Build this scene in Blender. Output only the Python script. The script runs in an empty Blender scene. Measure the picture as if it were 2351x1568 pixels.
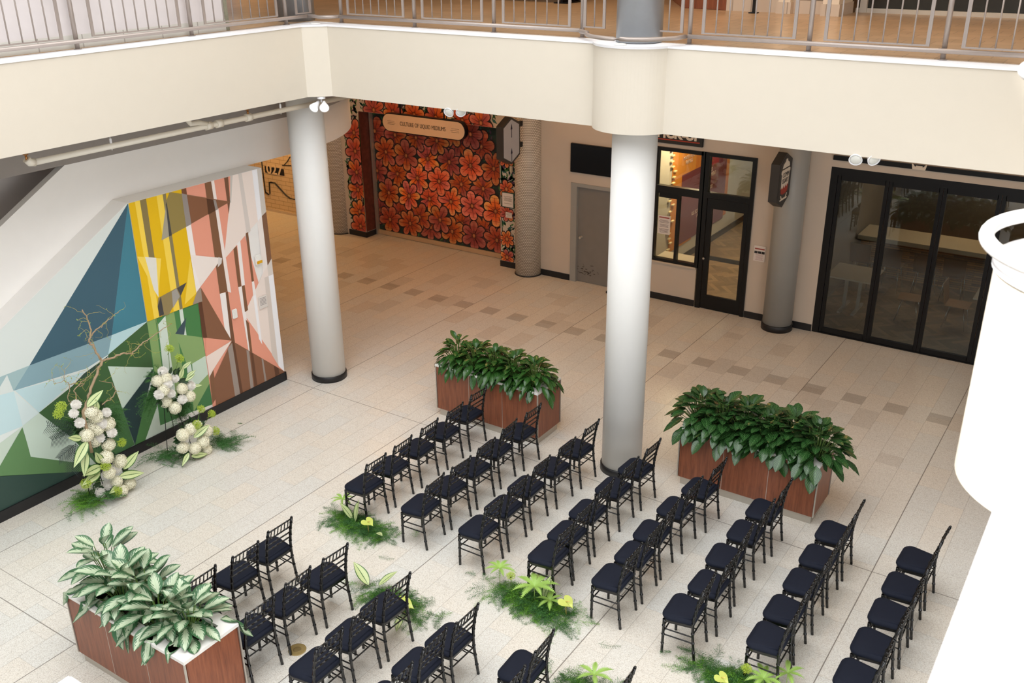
import bpy, bmesh, math, random
from math import sin, cos, pi, radians as RAD
from mathutils import Vector, Matrix
random.seed(7)
S = bpy.context.scene
COL = S.collection

# ------------------------------------------------------------------ camera
cam_d = bpy.data.cameras.new('camera'); cam = bpy.data.objects.new('camera', cam_d); COL.objects.link(cam)
_p, _r, _y = RAD(23.4856), RAD(.55087), RAD(-33.9069)
_f = Vector((sin(_y)*cos(_p), cos(_y)*cos(_p), -sin(_p)))
_rt = Vector((cos(_y), -sin(_y), 0)); _dn = _f.cross(_rt)
_R = cos(_r)*_rt + sin(_r)*_dn; _D = -sin(_r)*_rt + cos(_r)*_dn
cam.matrix_world = Matrix(((_R.x, -_D.x, -_f.x, 0), (_R.y, -_D.y, -_f.y, 0), (_R.z, -_D.z, -_f.z, 7.0), (0, 0, 0, 1)))
cam_d.sensor_width = 36; cam_d.lens = 2218.34/2351*36; cam_d.clip_start = .05; cam_d.clip_end = 200
cam_d.dof.use_dof = True; cam_d.dof.focus_distance = 12.0; cam_d.dof.aperture_fstop = 4.0
S.camera = cam

# ------------------------------------------------------------------ world, sun, skylight, exposure
S.view_settings.view_transform = 'Standard'; S.view_settings.look = 'None'
S.view_settings.gamma = 1; S.view_settings.use_curve_mapping = False
S.view_settings.exposure = 0.09
w = bpy.data.worlds.new('world'); S.world = w; w.use_nodes = True
bg = w.node_tree.nodes['Background']; bg.inputs[0].default_value = (.86, .9, 1, 1); bg.inputs[1].default_value = .38

def light(name, kind, loc, rot, energy, color, **k):
    d = bpy.data.lights.new(name, kind); d.energy = energy; d.color = color
    for a, v in k.items(): setattr(d, a, v)
    o = bpy.data.objects.new(name, d); COL.objects.link(o); o.location = loc; o.rotation_euler = rot
    return o
sun = light('sun_light', 'SUN', (0, 0, 20), (0, 0, 0), 8, (1, .97, .92), angle=RAD(3))
sun.rotation_euler = Vector((-.4, -.5, .77)).to_track_quat('Z', 'Y').to_euler()
light('skylight', 'AREA', (-5.0, 3.4, 12.3), (0, 0, 0), 1420, (.95, .972, 1), shape='RECTANGLE', size=10.5, size_y=13.5)
w_ = light('entrance_fill', 'AREA', (-1.0, -8.5, 8.0), (0, 0, 0), 260, (.95, .97, 1), shape='RECTANGLE', size=9, size_y=6)  # added fill light behind the camera, brightens columns and left wall
w_.rotation_euler = (Vector((-1.0, -8.5, 8.0))-Vector((-9, 7, 2))).to_track_quat('Z', 'Y').to_euler()
light('side_fill', 'AREA', (3.9, .8, 2.5), (0, RAD(90), 0), 470, (.96, .97, 1), shape='RECTANGLE', size=4, size_y=9)  # added unseen fill from the right, lifts the mural and column faces
WARM = (1, .50, .18)
for i, (x, y, e) in enumerate(((-17.5, 14.6, 26), (-13.2, 14.3, 33), (-9.3, 13.2, 22), (-9.2, 15.2, 8), (-6.6, 13.8, 15), (-3.2, 13.8, 15), (-.8, 14.2, 9))):
    light('ceiling_downlight', 'AREA', (x, y, 4.6), (0, 0, 0), e, WARM, shape='DISK', size=.5)
for x, y in ((-15, 13), (-9, 14.0), (-5, 13.5), (-1.5, 13)):
    light('upper_downlight', 'AREA', (x, y, 8.9), (0, 0, 0), 44, (1, .66, .36), shape='DISK', size=.8)

# ------------------------------------------------------------------ materials
def lin(c):
    return tuple(((v/255/12.92) if v/255 <= .04045 else ((v/255+.055)/1.055)**2.4) for v in c) + (1,)
_M = {}
def mat(name, rgb, rough=.6, metal=0, var=.06, scale=6, bump=0, spec=.5, emit=0, coat=0):
    if name in _M: return _M[name]
    m = bpy.data.materials.new(name); m.use_nodes = True; n = m.node_tree; b = n.nodes['Principled BSDF']
    b.inputs['Roughness'].default_value = rough; b.inputs['Metallic'].default_value = metal
    b.inputs['Specular IOR Level'].default_value = spec; b.inputs['Coat Weight'].default_value = coat
    c = lin(rgb)
    tc = n.nodes.new('ShaderNodeTexCoord'); nz = n.nodes.new('ShaderNodeTexNoise'); nz.inputs['Scale'].default_value = scale
    nz.inputs['Detail'].default_value = 5
    n.links.new(tc.outputs['Object'], nz.inputs['Vector'])
    mx = n.nodes.new('ShaderNodeMix'); mx.data_type = 'RGBA'
    mx.inputs[6].default_value = tuple(v*(1-var) for v in c[:3])+(1,); mx.inputs[7].default_value = tuple(min(1, v*(1+var)) for v in c[:3])+(1,)
    n.links.new(nz.outputs['Fac'], mx.inputs[0]); n.links.new(mx.outputs[2], b.inputs['Base Color'])
    if bump:
        bp = n.nodes.new('ShaderNodeBump'); bp.inputs['Strength'].default_value = bump; bp.inputs['Distance'].default_value = .005
        n.links.new(nz.outputs['Fac'], bp.inputs['Height']); n.links.new(bp.outputs[0], b.inputs['Normal'])
    if emit:
        b.inputs['Emission Color'].default_value = c; b.inputs['Emission Strength'].default_value = emit
    _M[name] = m; return m

class G:
    """tiny node-graph helper"""
    def __init__(s, name):
        s.m = bpy.data.materials.new(name); s.m.use_nodes = True; s.t = s.m.node_tree; s.b = s.t.nodes['Principled BSDF']; _M[name] = s.m
    def n(s, ty, **k):
        x = s.t.nodes.new(ty)
        for a, v in k.items(): setattr(x, a, v)
        return x
    def set(s, sock, v):
        if isinstance(v, (int, float)): sock.default_value = v
        elif isinstance(v, tuple): sock.default_value = v
        else: s.t.links.new(v, sock)
    def math(s, op, a, b=0., c=0.):
        x = s.n('ShaderNodeMath', operation=op)
        s.set(x.inputs[0], a); s.set(x.inputs[1], b); s.set(x.inputs[2], c); return x.outputs[0]
    def mix(s, f, a, b):
        x = s.n('ShaderNodeMix', data_type='RGBA'); s.set(x.inputs[0], f); s.set(x.inputs[6], a); s.set(x.inputs[7], b); return x.outputs[2]
    def noise(s, vec, sc, det=3, rough=.5):
        x = s.n('ShaderNodeTexNoise'); x.inputs['Scale'].default_value = sc; x.inputs['Detail'].default_value = det; x.inputs['Roughness'].default_value = rough
        s.t.links.new(vec, x.inputs['Vector']); return x.outputs['Fac']
    def ramp(s, f, *st):
        x = s.n('ShaderNodeValToRGB'); e = x.color_ramp.elements
        while len(e) < len(st): e.new(.5)
        for el, (p, c) in zip(e, st): el.position = p; el.color = c
        s.t.links.new(f, x.inputs[0]); return x.outputs[0]

def floor_mat():
    g = G('terrazzo_pavers'); geo = g.n('ShaderNodeNewGeometry'); sp = g.n('ShaderNodeSeparateXYZ'); g.t.links.new(geo.outputs['Position'], sp.inputs[0])
    P = geo.outputs['Position']; X, Y = sp.outputs[0], sp.outputs[1]
    v = g.math('DIVIDE', g.math('ADD', X, 1.70), .3205); row = g.math('FLOOR', v); fv = g.math('FRACT', v)
    par = g.math('FLOORED_MODULO', row, 2.)
    u = g.math('ADD', g.math('DIVIDE', g.math('SUBTRACT', Y, 7.39), .612), g.math('MULTIPLY', par, .5))
    cl = g.math('FLOOR', u); fu = g.math('FRACT', u)
    cb = g.n('ShaderNodeCombineXYZ'); g.set(cb.inputs[0], row); g.set(cb.inputs[1], cl)
    wn = g.n('ShaderNodeTexWhiteNoise', noise_dimensions='3D'); g.t.links.new(cb.outputs[0], wn.inputs['Vector']); rnd = wn.outputs['Value']
    ev = g.math('MINIMUM', fv, g.math('SUBTRACT', 1., fv)); eu = g.math('MINIMUM', fu, g.math('SUBTRACT', 1., fu))
    jv = g.math('LESS_THAN', ev, .0035/.3205); ju = g.math('LESS_THAN', eu, .002/.612)
    joint = g.math('MAXIMUM', jv, ju)
    # movement joints every seventh course and two long lines on the left
    v7 = g.math('FRACT', g.math('ADD', g.math('DIVIDE', g.math('ADD', X, 1.70), .3205*7), .0))
    e7 = g.math('MINIMUM', v7, g.math('SUBTRACT', 1., v7)); j7 = g.math('LESS_THAN', e7, .006/2.24)
    left = g.math('LESS_THAN', X, -8.1)
    l1 = g.math('MULTIPLY', left, g.math('LESS_THAN', g.math('ABSOLUTE', g.math('SUBTRACT', Y, 4.16)), .006))
    l2 = g.math('MULTIPLY', left, g.math('LESS_THAN', g.math('ABSOLUTE', g.math('SUBTRACT', Y, 4.46)), .004))
    l3 = g.math('LESS_THAN', g.math('ABSOLUTE', g.math('SUBTRACT', Y, 10.02)), .006)
    hard = g.math('MAXIMUM', g.math('MAXIMUM', j7, l3), g.math('MAXIMUM', l1, l2))
    vo = g.n('ShaderNodeTexVoronoi'); vo.inputs['Scale'].default_value = 165; g.t.links.new(P, vo.inputs['Vector'])
    spx = g.n('ShaderNodeSeparateColor'); g.t.links.new(vo.outputs['Color'], spx.inputs[0])
    tile = g.ramp(rnd, (0., lin((231, 226, 216))), (.35, lin((231, 228, 220))), (.7, lin((225, 226, 222))), (1., lin((234, 229, 219))))
    g2 = g.noise(P, .55, 4, .6)
    tile = g.mix(g.math('MULTIPLY', g2, .25), tile, lin((206, 194, 176)))
    spec_ = g.ramp(spx.outputs[0], (0., lin((150, 138, 124))), (.22, lin((196, 184, 168))), (.5, (1, 1, 1, 1)), (.85, (1, 1, 1, 1)), (1., lin((235, 225, 210))))
    mm = g.n('ShaderNodeMix', data_type='RGBA', blend_type='MULTIPLY'); mm.inputs[0].default_value = .44
    g.t.links.new(tile, mm.inputs[6]); g.t.links.new(spec_, mm.inputs[7])
    # band of alternately darker pavers in front of the shops
    dk = g.math('MULTIPLY', g.math('MULTIPLY', g.math('GREATER_THAN', Y, 14.24), g.math('LESS_THAN', Y, 14.56)), par)
    dk2 = g.math('MULTIPLY', g.math('MULTIPLY', g.math('GREATER_THAN', rnd, .8), g.math('GREATER_THAN', Y, 12.6)), g.math('LESS_THAN', Y, 15.9))
    c = mm.outputs[2]
    c = g.mix(g.math('MULTIPLY', dk2, .16), c, lin((110, 92, 72)))
    c = g.mix(g.math('MULTIPLY', dk, .38), c, lin((100, 84, 66)))
    c = g.mix(g.math('MULTIPLY', joint, .36), c, lin((120, 108, 94)))
    c = g.mix(g.math('MULTIPLY', hard, .7), c, lin((96, 86, 76)))
    g.set(g.b.inputs['Base Color'], c)
    g.b.inputs['Roughness'].default_value = .3
    g.b.inputs['Specular IOR Level'].default_value = .5
    return g.m

def leaf_mat(name, edge, mid, vein, mode, rough=.38):
    g = G(name); uv = g.n('ShaderNodeUVMap'); sp = g.n('ShaderNodeSeparateXYZ'); g.t.links.new(uv.outputs[0], sp.inputs[0])
    U, V = sp.outputs[0], sp.outputs[1]                       # U across 0..1, V along 0..1
    ac = g.math('ABSOLUTE', g.math('SUBTRACT', U, .5))        # 0 on the midrib, .5 on the edge
    d = g.math('ADD', g.math('MULTIPLY', V, 26.), g.math('MULTIPLY', ac, -26.))
    stripe = g.math('SINE', g.math('MULTIPLY', d, 1.6 if mode != 'rib' else 3.0))
    tc = g.n('ShaderNodeTexCoord'); nz = g.noise(tc.outputs['Object'], 28, 3, .6)
    if mode == 'splash':                                      # pale heart, ragged green margin
        k = g.math('ADD', g.math('ADD', g.math('MULTIPLY', ac, 2.0), g.math('MULTIPLY', stripe, .17)), g.math('MULTIPLY', g.math('SUBTRACT', nz, .5), .9))
        c = g.ramp(k, (.38, lin(mid)), (.62, lin(edge)), (1., lin(edge)))
    elif mode == 'feather':                                   # dark leaf with light chevrons
        k = g.math('MULTIPLY', g.math('GREATER_THAN', stripe, .35), g.math('LESS_THAN', ac, .43))
        c = g.mix(g.math('MULTIPLY', k, .6), lin(edge), lin(vein))
        c = g.mix(g.math('MULTIPLY', nz, .3), c, lin(mid))
    else:                                                     # cream leaf, green rib and rim
        k = g.math('MAXIMUM', g.math('GREATER_THAN', ac, .41), g.math('LESS_THAN', ac, .035))
        k2 = g.math('MULTIPLY', g.math('GREATER_THAN', stripe, .8), .45)
        c = g.mix(g.math('MAXIMUM', k, k2), lin(mid), lin(edge))
    rb = g.math('LESS_THAN', ac, .02)
    c = g.mix(g.math('MULTIPLY', rb, .7), c, lin(vein))
    g.set(g.b.inputs['Base Color'], c); g.b.inputs['Roughness'].default_value = rough; g.b.inputs['Specular IOR Level'].default_value = .5
    return g.m

def wood_mat():
    g = G('mahogany_veneer'); tc = g.n('ShaderNodeTexCoord'); mp = g.n('ShaderNodeMapping'); mp.inputs['Scale'].default_value = (9, 9, .7)
    g.t.links.new(tc.outputs['Object'], mp.inputs[0])
    a = g.noise(mp.outputs[0], 3.2, 8, .65); mp2 = g.n('ShaderNodeMapping'); mp2.inputs['Scale'].default_value = (60, 60, 1.4); g.t.links.new(tc.outputs['Object'], mp2.inputs[0])
    b = g.noise(mp2.outputs[0], 3, 4, .6)
    k = g.math('ADD', g.math('MULTIPLY', a, .7), g.math('MULTIPLY', b, .3))
    c = g.ramp(k, (.3, lin((96, 52, 34))), (.5, lin((134, 76, 50))), (.7, lin((158, 94, 62))))
    g.set(g.b.inputs['Base Color'], c); g.b.inputs['Roughness'].default_value = .38; return g.m

def herring_mat(name='herringbone_planks'):
    g = G(name); geo = g.n('ShaderNodeNewGeometry'); mp = g.n('ShaderNodeMapping'); mp.inputs['Rotation'].default_value = (0, 0, RAD(45))
    g.t.links.new(geo.outputs['Position'], mp.inputs[0])
    sp = g.n('ShaderNodeSeparateXYZ'); g.t.links.new(mp.outputs[0], sp.inputs[0])
    a, b_ = g.math('DIVIDE', sp.outputs[0], .1), g.math('DIVIDE', sp.outputs[1], .1)
    # simple basket/herringbone: diagonal blocks of planks
    fa, fb = g.math('FLOOR', a), g.math('FLOOR', b_)
    s_ = g.math('FLOORED_MODULO', g.math('SUBTRACT', fa, fb), 8.); hz = g.math('LESS_THAN', s_, 4.)
    idx = g.math('ADD', g.math('MULTIPLY', hz, fb), g.math('MULTIPLY', g.math('SUBTRACT', 1., hz), fa))
    i2 = g.math('FLOOR', g.math('DIVIDE', g.math('SUBTRACT', fa, fb), 4.))
    cb = g.n('ShaderNodeCombineXYZ'); g.set(cb.inputs[0], idx); g.set(cb.inputs[1], i2); g.set(cb.inputs[2], hz)
    wn = g.n('ShaderNodeTexWhiteNoise', noise_dimensions='3D'); g.t.links.new(cb.outputs[0], wn.inputs['Vector'])
    c = g.ramp(wn.outputs['Value'], (0., lin((116, 94, 70))), (1., lin((158, 132, 100))))
    fr = g.math('ADD', g.math('MULTIPLY', hz, g.math('FRACT', b_)), g.math('MULTIPLY', g.math('SUBTRACT', 1., hz), g.math('FRACT', a)))
    c = g.mix(g.math('MULTIPLY', g.math('LESS_THAN', fr, .06), .6), c, lin((50, 40, 30)))
    g.set(g.b.inputs['Base Color'], c); g.b.inputs['Roughness'].default_value = .4; return g.m

def glass_mat(name, tint=(235, 240, 238)):
    g = G(name)
    out = [n for n in g.t.nodes if n.type == 'OUTPUT_MATERIAL'][0]
    tr = g.n('ShaderNodeBsdfTransparent'); tr.inputs[0].default_value = lin(tint)
    gl = g.n('ShaderNodeBsdfGlossy'); gl.inputs['Roughness'].default_value = .01
    fr = g.n('ShaderNodeFresnel'); fr.inputs[0].default_value = 1.5
    ms = g.n('ShaderNodeMixShader'); g.t.links.new(g.math('MULTIPLY', fr.outputs[0], 1.6), ms.inputs[0]); g.t.links.new(tr.outputs[0], ms.inputs[1]); g.t.links.new(gl.outputs[0], ms.inputs[2])
    g.t.links.new(ms.outputs[0], out.inputs[0]); return g.m

def tile_mat(name, c1, c2, grout, w_, h_, mo=.008, rough=.35, axes='xy'):
    g = G(name); geo = g.n('ShaderNodeNewGeometry'); sp = g.n('ShaderNodeSeparateXYZ'); g.t.links.new(geo.outputs['Position'], sp.inputs[0])
    cb = g.n('ShaderNodeCombineXYZ'); ix = {'x': 0, 'y': 1, 'z': 2}
    g.t.links.new(sp.outputs[ix[axes[0]]], cb.inputs[0]); g.t.links.new(sp.outputs[ix[axes[1]]], cb.inputs[1])
    br = g.n('ShaderNodeTexBrick'); g.t.links.new(cb.outputs[0], br.inputs['Vector'])
    for k, v in (('Color1', lin(c1)), ('Color2', lin(c2)), ('Mortar', lin(grout)), ('Scale', 1.), ('Mortar Size', mo), ('Brick Width', w_), ('Row Height', h_)): br.inputs[k].default_value = v
    g.t.links.new(br.outputs['Color'], g.b.inputs['Base Color']); g.b.inputs['Roughness'].default_value = rough; return g.m

def dots_mat():
    g = G('perforated_wrap'); tc = g.n('ShaderNodeTexCoord'); sp = g.n('ShaderNodeSeparateXYZ'); g.t.links.new(tc.outputs['Object'], sp.inputs[0])
    an = g.math('MULTIPLY', g.math('ARCTAN2', sp.outputs[1], sp.outputs[0]), .28/.04); z = g.math('DIVIDE', sp.outputs[2], .0345)
    row = g.math('FLOOR', z); uu = g.math('ADD', an, g.math('MULTIPLY', g.math('FLOORED_MODULO', row, 2.), .5))
    a = g.math('SUBTRACT', g.math('FRACT', uu), .5); b_ = g.math('SUBTRACT', g.math('FRACT', z), .5)
    d = g.math('SQRT', g.math('ADD', g.math('MULTIPLY', a, a), g.math('MULTIPLY', b_, b_)))
    c = g.mix(g.math('LESS_THAN', d, .40), lin((140, 128, 112)), lin((228, 220, 206)))
    g.set(g.b.inputs['Base Color'], c); g.b.inputs['Roughness'].default_value = .5; return g.m

def vcol_mat(name='mural_paint', rough=.55):
    g = G(name); at = g.n('ShaderNodeAttribute', attribute_name='paint'); tc = g.n('ShaderNodeTexCoord'); nz = g.noise(tc.outputs['Object'], 14, 4, .6)
    mm = g.n('ShaderNodeMix', data_type='RGBA', blend_type='MULTIPLY'); mm.inputs[0].default_value = .5
    g.t.links.new(at.outputs['Color'], mm.inputs[6]); g.t.links.new(g.ramp(nz, (.3, (.66, .66, .66, 1)), (.7, (1.1, 1.1, 1.1, 1))), mm.inputs[7])
    g.t.links.new(mm.outputs[2], g.b.inputs['Base Color']); g.b.inputs['Roughness'].default_value = rough; return g.m

M_FLOOR = floor_mat()
M_CREAM = mat('cream_paint', (214, 205, 189), .5, var=.015)
M_WHITE = mat('white_column_paint', (232, 231, 227), .55, var=.02, scale=3)
M_CAP = mat('white_cap', (240, 240, 242), .4, var=.01)
M_GREYW = mat('light_grey_paint', (241, 238, 233), .6, var=.02)
M_TAUPE = mat('taupe_paint', (146, 139, 133), .6, var=.03)
M_DTAUPE = mat('dark_taupe_paint', (206, 198, 190), .7, var=.03)
M_BEIGE = mat('shop_wall_paint', (206, 193, 176), .6, var=.03, scale=4)
M_BLACK = mat('black_base', (26, 25, 27), .45, var=.08)
M_BLKM = mat('black_metal', (14, 14, 15), .35, .3, var=.1)
M_STEEL = mat('painted_rail_metal', (164, 152, 144), .38, .35, var=.04)
M_GREYC = mat('grey_column_paint', (158, 158, 152), .4, var=.03)
M_SILVER = mat('silver_column_paint', (148, 150, 152), .32, .25, var=.05, scale=14)
M_WOOD = wood_mat(); M_DOTS = dots_mat(); M_PAINT = vcol_mat(); M_HERR = herring_mat(); M_GLASS = glass_mat('clear_glass')
M_CHAIR = mat('black_lacquer', (9, 9, 10), .2, var=.15, spec=.6)
M_SEAT = mat('navy_black_cushion', (20, 25, 39), .8, var=.12, scale=40, bump=.15, spec=.25)
M_ALU = mat('brushed_trim', (196, 190, 180), .35, .7, var=.05, scale=30)
M_RIM = mat('white_solid_surface', (232, 230, 224), .35, var=.02)
M_SOIL = mat('potting_soil', (48, 34, 26), .95, var=.5, scale=60, bump=.6)
M_AGLA = leaf_mat('silver_variegated_leaf', (60, 104, 66), (188, 202, 172), (166, 192, 152), 'splash', .36)
M_CALA = leaf_mat('dark_feathered_leaf', (24, 58, 22), (36, 76, 32), (86, 126, 72), 'feather', .26)
M_CAL2 = leaf_mat('glossy_dark_leaf', (26, 62, 20), (38, 84, 28), (84, 130, 62), 'feather', .26)
M_DIEF = leaf_mat('cream_striped_leaf', (52, 100, 30), (206, 218, 158), (44, 92, 28), 'rib', .4)
M_STEM = mat('green_stem', (96, 126, 56), .5)
M_DARKL = mat('dark_green_leaf', (34, 64, 32), .35, var=.2)
M_PALM = mat('blue_black_palm', (40, 54, 52), .4, var=.2)
M_FERN = mat('dark_asparagus_fern', (66, 116, 54), .6, var=.35, scale=8)
M_FERN2 = mat('bright_asparagus_fern', (104, 160, 44), .6, var=.3, scale=8)
M_LIME = mat('lime_frond', (148, 184, 86), .5, var=.12, scale=10)
M_ANTH = mat('lime_spathe', (198, 208, 104), .3, var=.1, scale=12)
M_HYD = mat('cream_hydrangea', (248, 244, 218), .6, var=.06, scale=30)
M_MUM = mat('white_chrysanthemum', (246, 243, 236), .55, var=.03, scale=30)
M_AMMI = mat('chartreuse_umbel', (168, 190, 60), .6, var=.2, scale=60)
M_BARK = mat('willow_bark', (166, 142, 112), .7, var=.25, scale=30, bump=.3)
M_TWIG = mat('yellow_twig', (176, 164, 92), .6, var=.15)

# ------------------------------------------------------------------ mesh helpers
class MB:
    def __init__(s): s.bm = bmesh.new(); s.uv = None; s.col = None
    def box(s, x0, x1, y0, y1, z0, z1, bev=0):
        vs = [s.bm.verts.new(p) for p in ((x0, y0, z0), (x1, y0, z0), (x1, y1, z0), (x0, y1, z0), (x0, y0, z1), (x1, y0, z1), (x1, y1, z1), (x0, y1, z1))]
        fs = [s.bm.faces.new([vs[i] for i in f]) for f in ((0, 3, 2, 1), (4, 5, 6, 7), (0, 1, 5, 4), (1, 2, 6, 5), (2, 3, 7, 6), (3, 0, 4, 7))]
        if bev:
            es = list({e for f in fs for e in f.edges}); bmesh.ops.bevel(s.bm, geom=es, offset=bev, segments=2, affect='EDGES')
        return s
    def tube(s, pts, r, seg=8, cap=True, flat=1.0):
        pts = [Vector(p) for p in pts]; n = len(pts); rs = r if isinstance(r, (list, tuple)) else [r]*n
        rings = []; up = None
        for i, p in enumerate(pts):
            t = (pts[min(i+1, n-1)]-pts[max(i-1, 0)])
            if t.length < 1e-9: t = Vector((0, 0, 1))
            t.normalize()
            if up is None: up = Vector((1, 0, 0)) if abs(t.x) < .9 else Vector((0, 1, 0))
            a = t.cross(up)
            if a.length < 1e-6: a = t.orthogonal()
            a.normalize(); b = t.cross(a).normalized(); up = b.cross(t)*-1 if False else up
            rings.append([s.bm.verts.new(p + (a*cos(2*pi*k/seg)*flat + b*sin(2*pi*k/seg))*rs[i]) for k in range(seg)])
        for i in range(n-1):
            for k in range(seg):
                f = s.bm.faces.new((rings[i][k], rings[i][(k+1) % seg], rings[i+1][(k+1) % seg], rings[i+1][k])); f.smooth = True
        if cap and seg > 2:
            s.bm.faces.new(rings[0][::-1]); s.bm.faces.new(rings[-1])
        return s
    def lathe(s, c, prof, seg=32, a0=0, a1=2*pi, smooth=True):
        full = abs(a1-a0-2*pi) < 1e-6; N = seg if full else seg+1; rings = []
        for r, z in prof:
            rings.append([s.bm.verts.new((c[0]+r*cos(a0+(a1-a0)*k/seg), c[1]+r*sin(a0+(a1-a0)*k/seg), c[2]+z)) for k in range(N)])
        for i in range(len(prof)-1):
            for k in range(N if full else N-1):
                q = (rings[i][k], rings[i][(k+1) % N], rings[i+1][(k+1) % N], rings[i+1][k])
                try: f = s.bm.faces.new(q); f.smooth = smooth
                except ValueError: pass
        if full:
            if prof[0][0] > 1e-4: s.bm.faces.new(rings[0][::-1])
            if prof[-1][0] > 1e-4: s.bm.faces.new(rings[-1])
        return s
    def prism(s, poly, d, ext):
        """poly = list of 3-D points, extruded by vector d*ext"""
        d = Vector(d)*ext; a = [s.bm.verts.new(p) for p in poly]; b = [s.bm.verts.new(Vector(p)+d) for p in poly]
        s.bm.faces.new(a); s.bm.faces.new(b[::-1]); n = len(poly)
        for i in range(n): s.bm.faces.new((a[i], b[i], b[(i+1) % n], a[(i+1) % n]))
        return s
    def face(s, pts, col=None, smooth=False):
        f = s.bm.faces.new([s.bm.verts.new(p) for p in pts]); f.smooth = smooth
        if col is not None:
            if s.col is None: s.col = s.bm.loops.layers.float_color.new('paint')
            cs = col if isinstance(col, list) else [col]*len(pts)
            for l, c in zip(f.loops, cs): l[s.col] = c
        return f
    def leaf(s, base, d, up, L, W, droop=.25, fold=.12, nu=4, nv=7, shape=.8, wav=0., power=1.0):
        if s.uv is None: s.uv = s.bm.loops.layers.uv.new('UVMap')
        d = Vector(d).normalized(); up = Vector(up); side = d.cross(up)
        if side.length < 1e-4: side = d.orthogonal()
        side.normalize(); nrm = side.cross(d).normalized(); g = []
        ph = random.random()*6
        for j in range(nv+1):
            v = j/nv; w_ = W*.5*max(.02, sin(pi*min(1, v**shape*.985+.012)))**power
            c = Vector(base)+d*L*v*(1-.12*v*v*droop*4) - Vector((0, 0, 1))*L*droop*v*v
            row = []
            for i in range(nu+1):
                a = i/nu-.5
                row.append(s.bm.verts.new(c+side*w_*2*a + nrm*(abs(a)*2*w_*fold*2 + wav*sin(ph+v*9+a*3)*w_)))
            g.append(row)
        for j in range(nv):
            for i in range(nu):
                f = s.bm.faces.new((g[j][i], g[j][i+1], g[j+1][i+1], g[j+1][i])); f.smooth = True
                for l, (a, b) in zip(f.loops, ((i, j), (i+1, j), (i+1, j+1), (i, j+1))): l[s.uv].uv = (a/nu, b/nv)
        return s
    def build(s, name, m, parent=None, normals=True):
        if normals and s.uv is None and s.col is None: bmesh.ops.recalc_face_normals(s.bm, faces=s.bm.faces)
        me = bpy.data.meshes.new(name); s.bm.to_mesh(me); s.bm.free()
        for x in (m if isinstance(m, list) else [m]): me.materials.append(x)
        o = bpy.data.objects.new(name, me); COL.objects.link(o)
        if parent is not None:
            o.parent = parent; o.matrix_parent_inverse = Matrix.Identity(4)
        return o
def thing(name, label, cat, loc=(0, 0, 0), rz=0, group=None):
    o = bpy.data.objects.new(name, None); COL.objects.link(o); o.location = loc; o.rotation_euler = (0, 0, rz)
    o.empty_display_size = .2; o['label'] = label; o['category'] = cat
    if group: o['group'] = group
    return o
def tag(o, label, cat, group=None):
    o['label'] = label; o['category'] = cat
    if group: o['group'] = group
    return o
def struct(name, mb, m): o = mb.build(name, m); o['kind'] = 'structure'; return o
def dup(root, loc, rz, label, group):
    r = root.copy(); COL.objects.link(r); r.location = loc; r.rotation_euler = (0, 0, rz); r['label'] = label; r['group'] = group
    for ch in list(root.children):
        c = ch.copy(); COL.objects.link(c); c.parent = r
        for g_ in ch.children:
            d = g_.copy(); COL.objects.link(d); d.parent = c
    return r
def text_obj(name, body, size, m, M4, parent=None, depth=.002, align='CENTER', stretch=1.0, bold=0):
    cu = bpy.data.curves.new(name, 'FONT'); cu.body = body; cu.size = size; cu.align_x = align; cu.align_y = 'CENTER'; cu.extrude = depth; cu.offset = bold
    cu.space_line = .9
    t = bpy.data.objects.new(name, cu); COL.objects.link(t); bpy.context.view_layer.update()
    me = bpy.data.meshes.new_from_object(t.evaluated_get(bpy.context.evaluated_depsgraph_get()))
    bpy.data.objects.remove(t); me.transform(M4 @ Matrix.Diagonal((stretch, 1, 1, 1))); me.materials.clear(); me.materials.append(m)
    o = bpy.data.objects.new(name, me); COL.objects.link(o)
    if parent is not None: o.parent = parent
    return o
def face_negY(x, y, z): return Matrix.Translation((x, y, z)) @ Matrix.Rotation(RAD(90), 4, 'X')         # readable looking toward +Y
def face_posX(x, y, z): return Matrix.Translation((x, y, z)) @ Matrix.Rotation(RAD(90), 4, 'Z') @ Matrix.Rotation(RAD(90), 4, 'X')

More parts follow.
